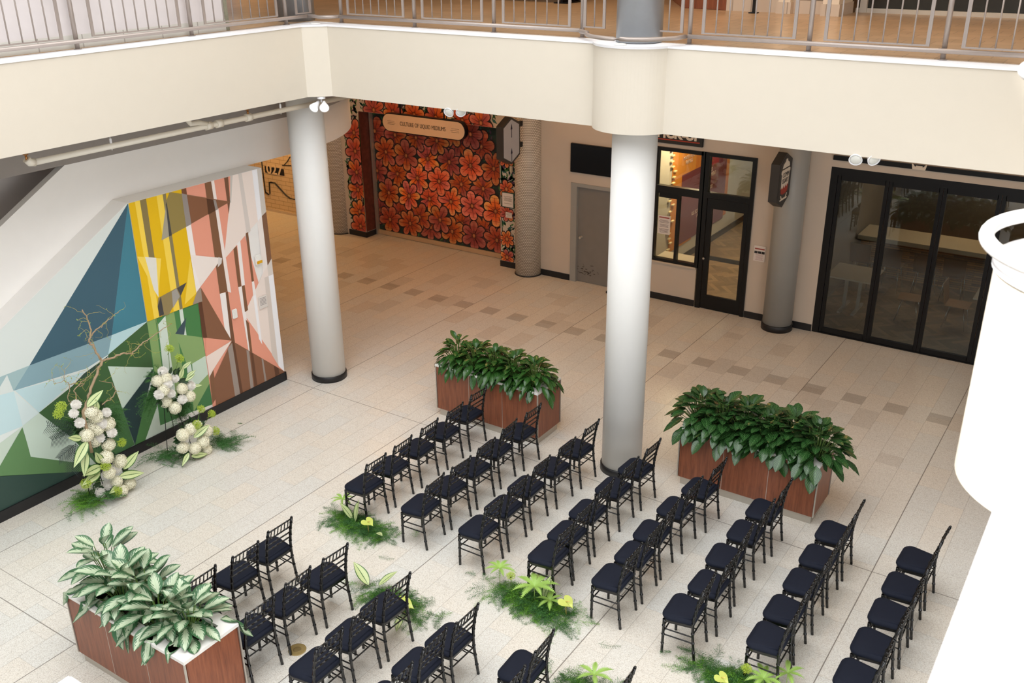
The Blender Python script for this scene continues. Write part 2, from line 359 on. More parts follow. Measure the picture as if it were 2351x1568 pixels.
# measured positions, metres
CHAIRS=[('a1', -7.252, 7.501, -1.5), ('b1', -7.254, 8.035, 1.3), ('c1', -7.257, 8.59, 0.9), ('d1', -7.251, 9.155, 1.8), ('e1', -7.289, 9.741, -1.8), ('a2', -6.328, 7.519, 2.3), ('b2', -6.332, 8.024, -4.0), ('c2', -6.327, 8.572, -1.4), ('d2', -6.35, 9.149, 2.6), ('e2', -6.342, 9.708, -1.6), ('a3', -5.468, 7.509, -1.2), ('b3', -5.471, 8.033, -0.7), ('c3', -5.486, 8.568, -0.1), ('d3', -5.467, 9.142, -2.2), ('e3', -5.446, 9.735, -1.6), ('a4', -4.504, 7.521, 0.0), ('b4', -4.534, 7.979, -0.3), ('c4', -4.554, 8.514, 1.4), ('d4', -4.549, 9.135, -0.3), ('e4', -4.536, 9.702, -2.7), ('a5', -3.691, 7.528, 0.3), ('b5', -3.685, 8.038, 1.0), ('c5', -3.7, 8.543, 4.0), ('d5', -3.702, 9.135, -1.0), ('e5', -3.641, 9.7, -2.6), ('a6', -2.815, 7.48, 3.1), ('b6', -2.78, 7.989, -0.9), ('c6', -2.808, 8.559, 4.0), ('d6', -2.796, 9.123, 1.7), ('e6', -2.783, 9.671, 0.9), ('a7', -1.94, 7.52, 0.0), ('b7', -1.954, 8.015, 0.0), ('c7', -1.939, 8.568, 0.3), ('d7', -1.942, 9.095, -0.1), ('e7', -1.941, 9.657, 0.2), ('a8', -1.069, 7.449, 0.0), ('b8', -1.06, 7.985, 0.0), ('c8', -1.041, 8.541, 0.5), ('d8', -1.042, 9.067, -0.8), ('e8', -1.03, 9.626, -2.1), ('x1', -7.223, 4.778, 0.0), ('y1', -7.181, 5.317, -2.0), ('z1', -7.209, 5.843, -1.0), ('x2', -6.368, 4.773, -2.4), ('y2', -6.381, 5.3, -0.1), ('z2', -6.358, 5.815, -4.0), ('x3', -5.452, 4.782, -0.5), ('y3', -5.462, 5.29, 0.6), ('z3', -5.464, 5.785, -2.6), ('x4', -4.604, 4.78, 0.0), ('y4', -4.625, 5.314, -0.1), ('z4', -4.587, 5.765, -1.2), ('y5', -3.731, 5.293, 0.0), ('z5', -3.749, 5.841, 2.5), ('z6', -2.901, 5.812, 0.0)]
MURAL=[((220, 228, 224), [[3.817, 1.488], [5.571, 2.471], [7.613, 3.587], [7.596, 1.889], [7.59, 0.776], [7.455, 0.049], [3.622, 0.73]]), ((62, 96, 112), [[7.617, 3.586], [5.83, 1.893], [7.027, 1.88]]), ((68, 130, 148), [[7.617, 3.586], [7.596, 1.885], [7.027, 1.88]]), ((138, 170, 180), [[5.83, 1.893], [7.027, 1.88], [6.92, 1.629], [6.573, 1.559], [5.561, 1.647]]), ((190, 222, 226), [[7.027, 1.88], [7.596, 1.885], [6.92, 1.629]]), ((165, 192, 194), [[5.437, 1.889], [5.83, 1.893], [5.561, 1.644], [5.529, 1.881], [5.408, 1.762]]), ((195, 222, 226), [[5.58, 1.644], [6.525, 1.519], [5.813, 1.228]]), ((200, 226, 230), [[4.558, 1.789], [5.385, 1.661], [5.563, 1.638], [5.569, 1.142], [5.267, 1.147], [4.399, 1.143]]), ((215, 230, 230), [[5.562, 1.632], [5.812, 1.223], [5.57, 1.145]]), ((228, 235, 232), [[5.267, 1.147], [5.56, 1.138], [5.244, 1.049], [4.619, 0.902], [4.679, 1.149]]), ((203, 218, 202), [[5.243, 1.045], [5.559, 1.133], [5.175, 0.749], [4.793, 0.408], [4.768, 0.925]]), ((98, 138, 88), [[5.175, 0.749], [5.563, 1.128], [5.584, 0.684], [6.135, 0.328], [6.552, 0.064], [6.204, 0.146], [5.144, 0.616], [4.738, 0.799], [4.793, 0.408]]), ((205, 222, 208), [[5.569, 1.142], [5.812, 1.223], [6.282, 0.52], [6.434, 0.123], [6.135, 0.324], [5.579, 0.686]]), ((46, 72, 64), [[4.482, 0.915], [5.144, 0.613], [6.204, 0.146], [6.552, 0.064], [6.703, 0.064], [5.633, -0.086], [4.265, 0.025]]), ((62, 98, 56), [[7.594, 1.878], [7.577, 1.174], [6.888, 1.468], [6.92, 1.629]]), ((62, 98, 56), [[5.812, 1.226], [6.78, 1.549], [7.528, 1.737], [7.58, 1.177], [6.881, 1.469], [6.976, 0.774], [7.059, 0.158], [6.716, 0.133], [6.438, 0.14], [6.282, 0.52]]), ((46, 72, 58), [[6.522, 1.503], [6.939, 1.619], [6.815, 1.544], [6.287, 1.375]]), ((70, 112, 66), [[6.151, 0.734], [6.679, 0.962], [6.969, 0.836], [7.059, 0.158], [6.716, 0.133], [6.438, 0.14]]), ((205, 222, 208), [[6.881, 1.469], [7.58, 1.177], [6.976, 0.774]]), ((38, 62, 64), [[7.58, 1.177], [6.979, 0.768], [7.063, 0.15], [7.327, 0.681]]), ((80, 128, 72), [[7.063, 0.15], [7.327, 0.681], [7.579, 1.062], [7.532, 0.593], [7.235, 0.142]]), ((210, 225, 212), [[7.503, 0.548], [7.807, 0.396], [7.817, 0.096], [7.235, 0.142]]), ((72, 130, 74), [[7.596, 1.889], [8.488, 1.887], [8.506, 0.217], [7.52, 0.261]]), ((138, 170, 105), [[7.596, 1.889], [7.734, 1.885], [7.7, 0.894], [7.571, 0.877]]), ((214, 228, 215), [[7.764, 1.782], [7.904, 1.867], [7.872, 0.49], [7.683, 0.452]]), ((138, 170, 105), [[7.904, 1.867], [8.058, 1.882], [8.044, 0.561], [7.86, 0.495]]), ((214, 228, 215), [[8.149, 1.892], [8.208, 1.888], [8.202, 0.543], [8.11, 0.485]]), ((60, 80, 90), [[8.018, 1.546], [8.249, 1.727], [8.166, 1.476]]), ((140, 172, 110), [[8.023, 1.544], [8.472, 1.324], [8.479, 1.012], [8.21, 0.978], [8.126, 1.029]]), ((205, 225, 208), [[8.991, 1.082], [8.225, 0.986], [8.173, 0.458], [8.313, 0.398]]), ((140, 172, 110), [[8.151, 0.564], [8.492, 0.717], [8.485, 0.425], [8.401, 0.262], [8.121, 0.235]]), ((62, 120, 72), [[8.134, 0.23], [8.495, 0.569], [8.502, 0.193]]), ((236, 160, 135), [[8.566, 3.593], [9.423, 3.598], [9.52, 2.603], [9.989, 0.145], [10.01, 0.11], [8.475, 0.029], [8.488, 1.887], [8.469, 3.043], [8.49, 3.589]]), ((243, 228, 218), [[9.417, 3.597], [10.006, 3.599], [9.993, 2.908], [9.06, 2.381]]), ((206, 200, 192), [[9.375, 3.592], [9.422, 3.595], [9.33, 3.191], [9.31, 3.207]]), ((220, 210, 202), [[9.528, 3.597], [9.595, 3.597], [9.634, 2.683], [9.549, 2.641]]), ((247, 246, 248), [[9.798, 3.601], [9.899, 3.603], [9.886, 2.85], [9.798, 2.794]]), ((212, 203, 192), [[9.899, 3.603], [10.007, 3.601], [9.993, 2.908], [9.887, 2.855]]), ((130, 92, 66), [[9.887, 2.855], [9.993, 2.905], [9.998, 2.149], [9.88, 2.039]]), ((245, 235, 228), [[9.782, 2.789], [9.886, 2.85], [9.887, 2.042], [9.776, 1.947]]), ((243, 228, 218), [[9.783, 1.959], [10.004, 2.148], [9.995, 1.872], [9.989, 0.145], [9.306, 1.414]]), ((224, 215, 206), [[9.88, 2.039], [9.997, 2.147], [9.998, 1.875], [9.881, 1.874]]), ((222, 210, 200), [[9.795, 1.873], [9.881, 1.874], [9.88, 0.294], [9.762, 0.548]]), ((247, 246, 248), [[9.881, 1.874], [9.998, 1.875], [9.995, 0.143], [9.874, 0.302]]), ((247, 246, 248), [[9.525, 1.645], [9.582, 1.663], [9.589, 0.793], [9.536, 0.913]]), ((130, 90, 62), [[8.899, 3.595], [9.017, 3.595], [9.049, 1.88], [8.896, 1.887]]), ((245, 232, 225), [[9.017, 3.595], [9.071, 3.596], [9.112, 1.837], [9.048, 1.876]]), ((120, 82, 58), [[9.258, 3.595], [9.334, 3.594], [9.312, 3.217], [9.259, 3.042]]), ((247, 240, 236), [[9.341, 2.559], [9.409, 2.591], [9.392, 1.872], [9.325, 1.874]]), ((130, 90, 62), [[9.26, 2.494], [9.328, 2.526], [9.32, 1.876], [9.257, 1.881]]), ((247, 240, 236), [[9.257, 1.881], [9.326, 1.876], [9.36, 0.701], [9.299, 0.755]]), ((130, 90, 62), [[9.326, 1.878], [9.384, 1.875], [9.39, 1.459], [9.323, 1.445]]), ((130, 90, 62), [[9.53, 2.669], [9.578, 2.679], [9.576, 1.882], [9.532, 1.884]]), ((247, 240, 236), [[9.532, 1.884], [9.576, 1.882], [9.589, 1.666], [9.525, 1.645]]), ((130, 90, 62), [[9.321, 1.324], [9.375, 1.244], [9.367, 0.648], [9.32, 0.691]]), ((247, 240, 236), [[8.896, 1.887], [9.006, 1.878], [8.992, 1.087], [8.896, 1.291]]), ((118, 80, 56), [[9.006, 1.878], [9.051, 1.877], [9.06, 0.03], [8.954, 0.024]]), ((150, 110, 85), [[8.561, 3.496], [9.312, 3.217], [8.561, 3.062]]), ((135, 90, 62), [[8.565, 3.485], [9.307, 3.219], [8.567, 3.067]]), ((85, 52, 30), [[8.894, 3.362], [9.011, 3.317], [9.023, 3.15], [8.885, 3.122]]), ((155, 145, 138), [[9.011, 3.317], [9.054, 3.303], [9.073, 3.159], [9.023, 3.15]]), ((247, 240, 236), [[8.469, 3.043], [8.561, 3.062], [8.571, 2.104], [8.473, 2.029]]), ((245, 234, 226), [[8.472, 2.624], [9.025, 2.419], [8.567, 2.101]]), ((224, 216, 210), [[8.961, 2.45], [9.025, 2.419], [9.004, 2.343], [8.923, 2.3]]), ((135, 92, 66), [[8.569, 2.096], [8.997, 1.08], [8.471, 1.319], [8.493, 1.885]]), ((95, 58, 38), [[8.487, 1.881], [8.553, 1.877], [8.553, 1.29], [8.477, 1.322]]), ((236, 160, 135), [[8.527, 1.299], [8.991, 1.082], [8.486, 1.005]]), ((245, 228, 218), [[8.997, 1.08], [8.486, 1.005], [8.488, 0.645], [8.581, 0.75]]), ((130, 90, 62), [[8.497, 0.666], [8.581, 0.75], [8.575, 0.287], [8.476, 0.205]]), ((135, 92, 66), [[8.997, 1.08], [9.996, 0.148], [10.017, 0.107], [8.528, 0.005], [8.563, 0.59]]), ((158, 145, 136), [[8.903, 0.985], [9.009, 1.051], [9.024, -0.006], [8.919, -0.013]]), ((100, 64, 42), [[8.997, 1.08], [9.041, 1.032], [9.086, -0.033], [9.024, -0.006]]), ((158, 145, 136), [[9.254, 0.829], [9.304, 0.785], [9.304, 0.03], [9.237, 0.033]]), ((100, 64, 42), [[9.325, 0.765], [9.378, 0.715], [9.384, 0.049], [9.323, 0.035]]), ((158, 145, 136), [[9.534, 0.571], [9.567, 0.546], [9.583, 0.124], [9.543, 0.125]]), ((95, 60, 40), [[9.769, 0.353], [9.86, 0.27], [9.868, 0.167], [9.778, 0.15]]), ((232, 188, 12), [[7.617, 3.586], [8.483, 3.591], [8.469, 3.043], [8.479, 2.033], [8.553, 1.877], [7.596, 1.885]]), ((250, 216, 82), [[7.715, 3.588], [7.795, 3.589], [7.801, 1.885], [7.71, 1.885]]), ((138, 122, 76), [[7.795, 3.589], [7.895, 3.59], [7.878, 2.744], [7.787, 2.77]]), ((250, 216, 82), [[8.064, 3.59], [8.165, 3.59], [8.16, 1.882], [8.046, 1.886]]), ((138, 126, 88), [[8.165, 3.59], [8.222, 3.589], [8.204, 1.883], [8.153, 1.884]]), ((120, 78, 52), [[8.483, 3.591], [8.566, 3.591], [8.565, 3.485], [8.482, 3.529]]), ((150, 132, 75), [[8.221, 3.593], [8.277, 3.597], [8.554, 3.498], [8.566, 3.061], [8.032, 2.961], [8.211, 3.473]]), ((232, 188, 12), [[8.221, 3.593], [8.282, 3.594], [8.214, 3.492]]), ((168, 162, 142), [[8.199, 3.451], [8.165, 2.983], [8.032, 2.961]]), ((72, 72, 70), [[8.211, 3.473], [8.213, 2.987], [8.163, 2.984], [8.192, 3.436]]), ((152, 143, 137), [[8.477, 3.532], [8.561, 3.496], [8.566, 3.061], [8.471, 3.044]]), ((250, 216, 82), [[8.456, 2.58], [8.479, 2.033], [8.246, 1.928]]), ((250, 218, 92), [[7.606, 2.846], [7.978, 2.711], [7.828, 2.166]]), ((230, 228, 218), [[7.727, 2.804], [7.901, 2.742], [7.838, 2.176], [7.781, 2.303]]), ((150, 132, 88), [[7.828, 2.166], [8.34, 2.243], [7.955, 1.872], [7.845, 1.883], [7.798, 2.058]]), ((70, 68, 68), [[7.796, 2.047], [7.874, 2.175], [7.878, 1.899], [7.797, 1.893]]), ((165, 160, 152), [[8.063, 2.188], [8.15, 2.209], [8.187, 2.075], [8.044, 1.943]]), ((75, 72, 70), [[8.16, 2.21], [8.335, 2.244], [8.203, 2.081]]), ((160, 145, 130), [[8.479, 2.033], [8.569, 2.096], [8.558, 1.876], [8.381, 1.883]])]
FL_SH=[[-15.359, 2.518], [-14.739, 2.489], [-14.118, 2.493], [-13.511, 2.489], [-12.899, 2.481], [-12.289, 2.492], [-15.048, 2.059], [-14.431, 2.043], [-13.807, 2.045], [-13.185, 2.043], [-12.592, 2.034], [-11.961, 2.044], [-15.365, 1.575], [-14.729, 1.582], [-14.129, 1.555], [-13.492, 1.563], [-12.866, 1.575], [-12.259, 1.556], [-15.03, 1.082], [-14.407, 1.091], [-13.8, 1.103], [-13.175, 1.13], [-12.577, 1.117], [-11.933, 1.086], [-15.341, 0.612], [-14.713, 0.614], [-14.122, 0.622], [-13.51, 0.645], [-12.881, 0.654], [-12.254, 0.603], [-15.042, 0.17], [-14.417, 0.181], [-13.799, 0.167], [-13.169, 0.175], [-12.546, 0.162], [-11.907, 0.151], [-14.413, 2.782], [-13.717, 2.761], [-13.08, 2.736], [-12.569, 2.731]]
FL_WL=[[-15.603, 2.52], [-15.334, 2.086], [-15.602, 1.586], [-15.335, 1.161], [-15.618, 0.624], [-15.396, 0.259], [-14.982, 3.077], [-14.41, 3.079], [-13.798, 3.054], [-13.201, 3.082], [-12.48, 3.065], [-11.99, 3.071], [-11.786, 2.938], [-11.376, 0.645], [-11.463, 0.232], [-11.395, 1.756], [-11.438, 1.221], [-11.517, 2.742], [-11.505, 2.404]]
ARR={'L_up': {'mum': [[-10.53, 5.897, 1.513], [-10.511, 5.834, 1.428], [-10.503, 5.883, 1.277], [-10.479, 6.241, 1.268], [-10.512, 6.168, 1.131], [-10.482, 6.261, 0.969], [-10.625, 6.308, 0.957], [-10.556, 6.132, 0.93]], 'hyd': [[-10.479, 6.043, 1.373], [-10.526, 6.119, 1.259], [-10.486, 5.922, 1.083], [-10.612, 6.085, 0.883], [-10.555, 6.231, 0.779], [-10.591, 6.06, 1.123], [-10.543, 6.117, 1.069], [-10.538, 6.27, 1.077]], 'green': [[-10.578, 5.739, 1.543], [-10.545, 5.666, 1.487], [-10.535, 6.113, 1.237], [-10.433, 6.334, 0.806]], 'leaf': [([-10.45, 5.901, 1.02], [-10.4, 5.648, 0.838]), ([-10.45, 5.852, 0.908], [-10.4, 5.741, 0.656]), ([-10.45, 5.986, 1.472], [-10.4, 6.192, 1.635]), ([-10.45, 6.112, 1.359], [-10.4, 6.091, 1.547]), ([-10.45, 5.832, 1.086], [-10.4, 5.649, 1.22])], 'palm': [([-10.6, 5.854, 1.181], [-10.55, 5.487, 1.405]), ([-10.6, 5.845, 1.135], [-10.55, 5.504, 1.194]), ([-10.6, 5.83, 0.991], [-10.55, 5.674, 0.641]), ([-10.6, 5.809, 0.967], [-10.55, 5.538, 0.912])], 'fern': [[-10.631, 5.772, 1.309], [-10.603, 6.326, 1.34], [-10.611, 6.554, 1.136], [-10.67, 6.642, 0.905], [-10.664, 5.879, 1.251], [-10.683, 6.323, 0.607]]}, 'L_low': {'mum': [[-10.577, 6.276, 0.397], [-10.59, 6.132, 0.207], [-10.552, 5.986, 0.18]], 'hyd': [[-10.49, 6.126, 0.659], [-10.55, 6.344, 0.479], [-10.482, 6.119, 0.436], [-10.516, 6.219, 0.24], [-10.519, 6.397, 0.12], [-10.468, 6.238, 0.102]], 'green': [[-10.451, 6.071, 0.567], [-10.461, 5.774, 0.455], [-10.451, 6.153, 0.144]], 'leaf': [([-10.5, 6.045, 0.565], [-10.42, 5.751, 0.636]), ([-10.5, 6.013, 0.493], [-10.42, 5.717, 0.516]), ([-10.5, 6.341, 0.371], [-10.42, 6.531, 0.58]), ([-10.5, 6.255, 0.299], [-10.42, 6.543, 0.259]), ([-10.5, 6.053, 0.605], [-10.42, 5.961, 0.847]), ([-10.5, 6.283, 0.167], [-10.42, 6.047, 0.211])], 'palm': [], 'fern': []}, 'R_up': {'mum': [[-10.788, 7.367, 1.321], [-10.695, 7.344, 1.166], [-10.786, 7.534, 1.146], [-10.719, 7.39, 0.996], [-10.698, 7.537, 0.847], [-10.697, 7.191, 1.068], [-10.769, 7.756, 0.95]], 'hyd': [[-10.767, 7.247, 1.232], [-10.747, 7.367, 1.233], [-10.717, 7.578, 0.991], [-10.797, 7.339, 0.868], [-10.72, 7.417, 0.755], [-10.714, 7.68, 0.829], [-10.707, 7.273, 1.103]], 'green': [[-10.769, 7.511, 1.608], [-10.732, 7.619, 1.433]], 'leaf': [([-10.75, 7.6, 1.138], [-10.7, 7.64, 1.307]), ([-10.75, 7.679, 1.069], [-10.7, 7.805, 1.141]), ([-10.75, 7.779, 0.936], [-10.7, 7.893, 0.93]), ([-10.75, 7.653, 1.262], [-10.7, 7.773, 1.346]), ([-10.75, 7.707, 1.113], [-10.7, 7.823, 1.189])], 'palm': [], 'fern': [[-10.892, 7.165, 1.007], [-10.885, 7.047, 0.915], [-10.831, 7.274, 1.32], [-10.8, 7.658, 0.599], [-10.884, 7.673, 0.416], [-10.895, 7.575, 0.514], [-10.801, 7.767, 0.626]]}, 'R_low': {'mum': [[-10.498, 7.329, 0.357], [-10.506, 7.58, 0.473]], 'hyd': [[-10.471, 7.431, 0.486], [-10.442, 7.274, 0.474], [-10.424, 7.423, 0.194], [-10.454, 7.636, 0.06], [-10.456, 7.684, 0.346], [-10.486, 7.272, 0.266], [-10.417, 7.568, 0.231]], 'green': [[-10.478, 7.656, 0.69], [-10.45, 7.799, 0.56], [-10.43, 7.516, 0.525], [-10.472, 7.832, 0.263]], 'leaf': [([-10.42, 7.428, 0.362], [-10.38, 7.662, 0.473]), ([-10.42, 7.342, 0.102], [-10.38, 7.565, 0.06]), ([-10.42, 7.314, 0.172], [-10.38, 7.155, 0.085])], 'palm': [], 'fern': []}}
BR=[[[-10.5, 5.961, 0.823], [-10.5, 5.935, 1.381], [-10.5, 6.067, 1.579], [-10.5, 6.19, 1.773], [-10.5, 6.344, 1.956], [-10.5, 6.312, 2.012], [-10.5, 6.257, 2.191], [-10.5, 6.211, 2.267], [-10.5, 6.266, 2.384], [-10.5, 6.254, 2.523], [-10.5, 6.209, 2.691]], [[-10.52, 6.356, 1.946], [-10.52, 6.558, 1.934], [-10.52, 6.663, 1.936], [-10.52, 6.776, 1.884], [-10.52, 6.782, 1.889], [-10.52, 6.89, 1.931], [-10.52, 6.988, 1.977], [-10.52, 7.105, 1.997], [-10.52, 7.227, 2.036], [-10.52, 7.445, 2.075]], [[-10.54, 6.269, 2.315], [-10.54, 6.36, 2.361], [-10.54, 6.438, 2.392], [-10.54, 6.573, 2.443], [-10.54, 6.72, 2.492]], [[-10.56, 5.89, 1.442], [-10.56, 5.944, 1.582], [-10.56, 5.936, 1.699], [-10.56, 6.048, 1.767], [-10.56, 6.17, 1.798], [-10.56, 6.284, 1.867]], [[-10.58, 6.224, 1.34], [-10.58, 6.385, 1.372], [-10.58, 6.503, 1.44], [-10.58, 6.461, 1.576], [-10.58, 6.293, 1.678]], [[-10.6, 6.043, 1.693], [-10.6, 6.095, 1.704], [-10.6, 5.915, 1.778], [-10.6, 5.844, 1.855], [-10.6, 5.726, 1.856], [-10.6, 5.709, 1.958]], [[-10.62, 5.916, 1.413], [-10.62, 5.859, 1.602], [-10.62, 5.92, 1.739], [-10.62, 5.869, 1.872], [-10.62, 5.911, 1.999]]]
ORANGE=[[-19.264, 1.148], [-18.606, 1.033], [-19.165, 0.784], [-19.2, 0.455], [-18.947, 0.791], [-18.591, 0.506], [-18.297, 0.437], [-19.366, 1.29], [-19.371, 0.465], [-18.535, 1.314], [-18.308, 1.546]]

# ================================================================== SETTING
# ---- lower floor
m = MB(); m.box(-24, 4, -3, 17.35, -.2, 0); struct('floor', m, M_FLOOR)

# ---- upper gallery slab (its edge is the cream fascia)
def arc(c, R, a0, a1, n=20): return [(c[0]+R*cos(a0+(a1-a0)*i/n), c[1]+R*sin(a0+(a1-a0)*i/n)) for i in range(n+1)]
MIDC, NEARC, LEFTC = (-5.253, 10.515), (.04, 4.34), (-10.77, 10.50)
XF, YF, XN = -10.22, 10.29, -.125
h1 = math.asin((MIDC[1]-YF)/.52); h2 = math.asin((NEARC[0]-XN)/.5)
def void_edge(o=0.):
    p = [(XF+o, -3), (XF+o, 10.04-o*.4), (-9.97+o*.4, YF-o)]
    p += arc(MIDC, .52+o, pi+math.asin((MIDC[1]-YF+o)/(.52+o)), 2*pi-math.asin((MIDC[1]-YF+o)/(.52+o)), 28)
    p += [(XN-o, YF-o)]
    a = math.asin((NEARC[0]-XN+o)/(.5+o))
    p += arc(NEARC, .5+o, pi/2+a, 3*pi/2-a, 28) + [(XN-o, -3)]
    return p
OUT = [(5, -3), (5, 26), (-24, 26), (-24, -3)]
m = MB(); m.prism([(x, y, 4.73) for x, y in void_edge()+OUT], (0, 0, 1), .955); struct('ceiling', m, M_CREAM)
m = MB(); m.prism([(x, y, 5.686) for x, y in void_edge(.012)+OUT], (0, 0, 1), .024); struct('trim_1', m, M_CAP)
UT = tile_mat('gallery_floor_tile', (190, 160, 128), (176, 148, 116), (150, 126, 100), .31, .31, .006, .3)
m = MB(); m.prism([(x, y, 5.711) for x, y in [(-10.49, -3), (-10.49, 10.56), (.145, 10.56), (.145, -3)]+OUT], (0, 0, 1), .006); o = struct('floor_upper', m, UT)
# ---- roof added unseen, its slot aiming the sun; gallery ceilings below it
m = MB()
m.box(-24, -10.3, -3, 26, 9.3, 9.5); m.box(-10.3, 5, 10.4, 26, 9.3, 9.5); m.box(.3, 5, -3, 10.4, 9.3, 9.5)
struct('ceiling_upper', m, mat('upper_ceiling_paint', (226, 222, 214), .8))
m = MB(); m.box(-24, -4.75, -12, 26, 12.6, 12.8); m.box(-2.0, 5, -12, 26, 12.6, 12.8); m.box(-4.75, -2, 6.6, 26, 12.6, 12.8); m.box(-4.75, -2, -12, -4.5, 12.6, 12.8)  # unseen blocker, slot lets sun reach only near ledge and fascia end
struct('roof_sun_mask', m, mat('roof_white', (232, 232, 230), .8))
m = MB(); m.box(-24, -10.3, 10.3, 10.4, 9.5, 12.6); m.box(-10.4, 5, 10.4, 10.5, 9.5, 12.6); m.box(-10.4, -10.3, -12, 10.4, 9.5, 12.6); m.box(.3, .4, -3, 10.4, 9.5, 12.6)
struct('wall_clerestory', m, mat('roof_white', (232, 232, 230), .8))

# ---- raised stair wall with the geometric mural, ledge and bulkhead behind it
m = MB(); T = [(9.99, 0), (9.99, 3.59), (7.61, 3.59), (2.2, .62), (2.2, 0)]
m.prism([(-11.295, y, z) for y, z in T], (-1, 0, 0), .335); struct('wall_mural', m, M_GREYW)
m = MB()
m.prism([(-11.632, y, z) for y, z in [(11.1, 3.58), (11.1, 4.19), (7.05, 4.19), (6.0, 3.59), (2.2, 1.5), (2.2, 0), (9.98, 0), (9.98, 3.58)]], (-1, 0, 0), .12)
m.lathe((-14.932, 11.1, 0), [(3.3, 3.58), (3.3, 4.19), (3.18, 4.19), (3.18, 3.58), (3.3, 3.58)], 40, 0, RAD(100))
struct('wall_bulkhead', m, M_GREYW)
m = MB(); m.box(-11.72, -11.60, -3, 11.1, 4.185, 4.73)
m.lathe((-14.932, 11.1, 0), [(3.332, 4.185), (3.332, 4.73), (3.2, 4.73), (3.2, 4.185), (3.332, 4.185)], 40, 0, RAD(100))
struct('trim_2', m, M_TAUPE)
m = MB(); m.box(-12.6, -12.4, -3, 8.4, 0, 4.73); struct('wall_stairwell', m, M_DTAUPE)
m = MB(); m.box(-11.295, -11.27, 2.2, 10.0, 0, .15); m.box(-11.64, -11.27, 9.99, 10.01, 0, .15); struct('baseboard_left', m, M_BLACK)

def clip(poly, ax, val, keep_gt):
    out = []
    for i in range(len(poly)):
        a, b = poly[i-1], poly[i]; ia = (a[ax] > val) == keep_gt; ib = (b[ax] > val) == keep_gt
        if ia != ib:
            t = (val-a[ax])/(b[ax]-a[ax]); out.append([a[0]+t*(b[0]-a[0]), a[1]+t*(b[1]-a[1])])
        if ib: out.append(b)
    return out
m = MB()
for i, (c, poly) in enumerate(MURAL):
    for ax, v, k in ((1, .12, True), (0, 9.985, False), (0, 2.4, True), (1, 3.588, False)):
        if poly: poly = clip(poly, ax, v, k)
    # slope of the wall top
    q = []
    f = lambda p: 3.588 + (p[0]-7.61)*.549 - p[1]
    for j in range(len(poly)):
        a, b = poly[j-1], poly[j]
        if (f(a) > 0) != (f(b) > 0): t = f(a)/(f(a)-f(b)); q.append([a[0]+t*(b[0]-a[0]), a[1]+t*(b[1]-a[1])])
        if f(b) > 0: q.append(b)
    if len(q) >= 3: m.face([(-11.2945+i*.00018, y, z) for y, z in q], lin(c))
g_ = G('mural_flat_paint'); at = g_.n('ShaderNodeAttribute', attribute_name='paint'); g_.t.links.new(at.outputs['Color'], g_.b.inputs['Base Color']); g_.b.inputs['Roughness'].default_value = .5
o = m.build('wall_painting', g_.m); tag(o, 'geometric mural of yellow stripes, teal and green triangles painted on the left wall', 'mural')

# ---- back wall with shops
YB = 16.75
m = MB()
def seg(x0, x1, z0, z1, y1=17.0): m.box(x0, x1, YB, y1, z0, z1)
seg(-16.3, -15.47, 0, 4.73, 17.3); seg(-15.47, -11.53, 3.03, 4.73, 17.3); seg(-11.53, -9.76, 0, 4.73, 17.3); seg(-9.76, -8.66, 2.12, 4.73)
seg(-8.66, -7.92, 0, 4.73); seg(-7.92, -5.9, 3.07, 4.73); seg(-7.92, -6.93, 0, .78); seg(-5.9, -4.58, 0, 4.73); seg(-4.58, 4, 3.08, 4.73); seg(.9, 4, 0, 3.08)
struct('wall_back', m, M_BEIGE)
m = MB(); m.box(-24, -16.3, 17.3, 17.5, 0, 4.73); m.box(-24, -16.3, 17.1, 17.3, 3.0, 4.73); m.box(-15.47, -11.53, 17.3, 17.5, 0, 4.73); struct('wall_shop_recess', m, M_BEIGE)
m = MB(); m.box(-24, -23.8, -3, 17.3, 0, 4.73); struct('wall_left', m, M_BEIGE)
m = MB()
for x0, x1 in ((-16.02, -15.46), (-11.54, -11.03), (-10.48, -9.77), (-8.64, -6.93), (-5.89, -5.42), (-4.95, -4.59)): m.box(x0, x1, YB-.018, YB, 0, .13)
m.box(-15.47, -15.455, YB-.018, 17.1, 0, .13)
struct('baseboard_back', m, M_BLACK)
# rooms behind
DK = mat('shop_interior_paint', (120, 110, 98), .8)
m = MB(); m.box(-8.5, -8.3, 17.0, 23.4, 0, 3.4); m.box(-8.5, -4.9, 23.2, 23.4, 0, 3.4); struct('wall_corridor', m, mat('corridor_paint', (196, 190, 176), .7))
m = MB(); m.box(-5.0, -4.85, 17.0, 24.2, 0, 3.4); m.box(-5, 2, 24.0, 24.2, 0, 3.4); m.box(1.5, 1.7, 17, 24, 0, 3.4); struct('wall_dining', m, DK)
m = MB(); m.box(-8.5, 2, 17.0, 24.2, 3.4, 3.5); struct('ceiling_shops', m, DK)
m = MB(); m.box(-8.5, 2, 17.0, 24.2, -.2, .003); struct('floor_shops', m, M_HERR)
m = MB(); m.box(-8.3, -8.285, 17.0, 23.2, 0, .15); struct('baseboard_corridor', m, M_BLACK)
light('corridor_lamp', 'AREA', (-7.6, 18.2, 3.3), (0, 0, 0), 70, (1, .72, .42), shape='DISK', size=.3)
light('corridor_lamp', 'AREA', (-6.6, 20.5, 3.3), (0, 0, 0), 60, (1, .8, .55), shape='DISK', size=.4)
light('dining_lamp', 'AREA', (-3.0, 20.5, 3.3), (0, 0, 0), 18, (1, .82, .62), shape='DISK', size=1.2)
light('dining_lamp', 'AREA', (-.9, 22.6, 3.0), (0, 0, 0), 34, (1, .6, .25), shape='DISK', size=.5)

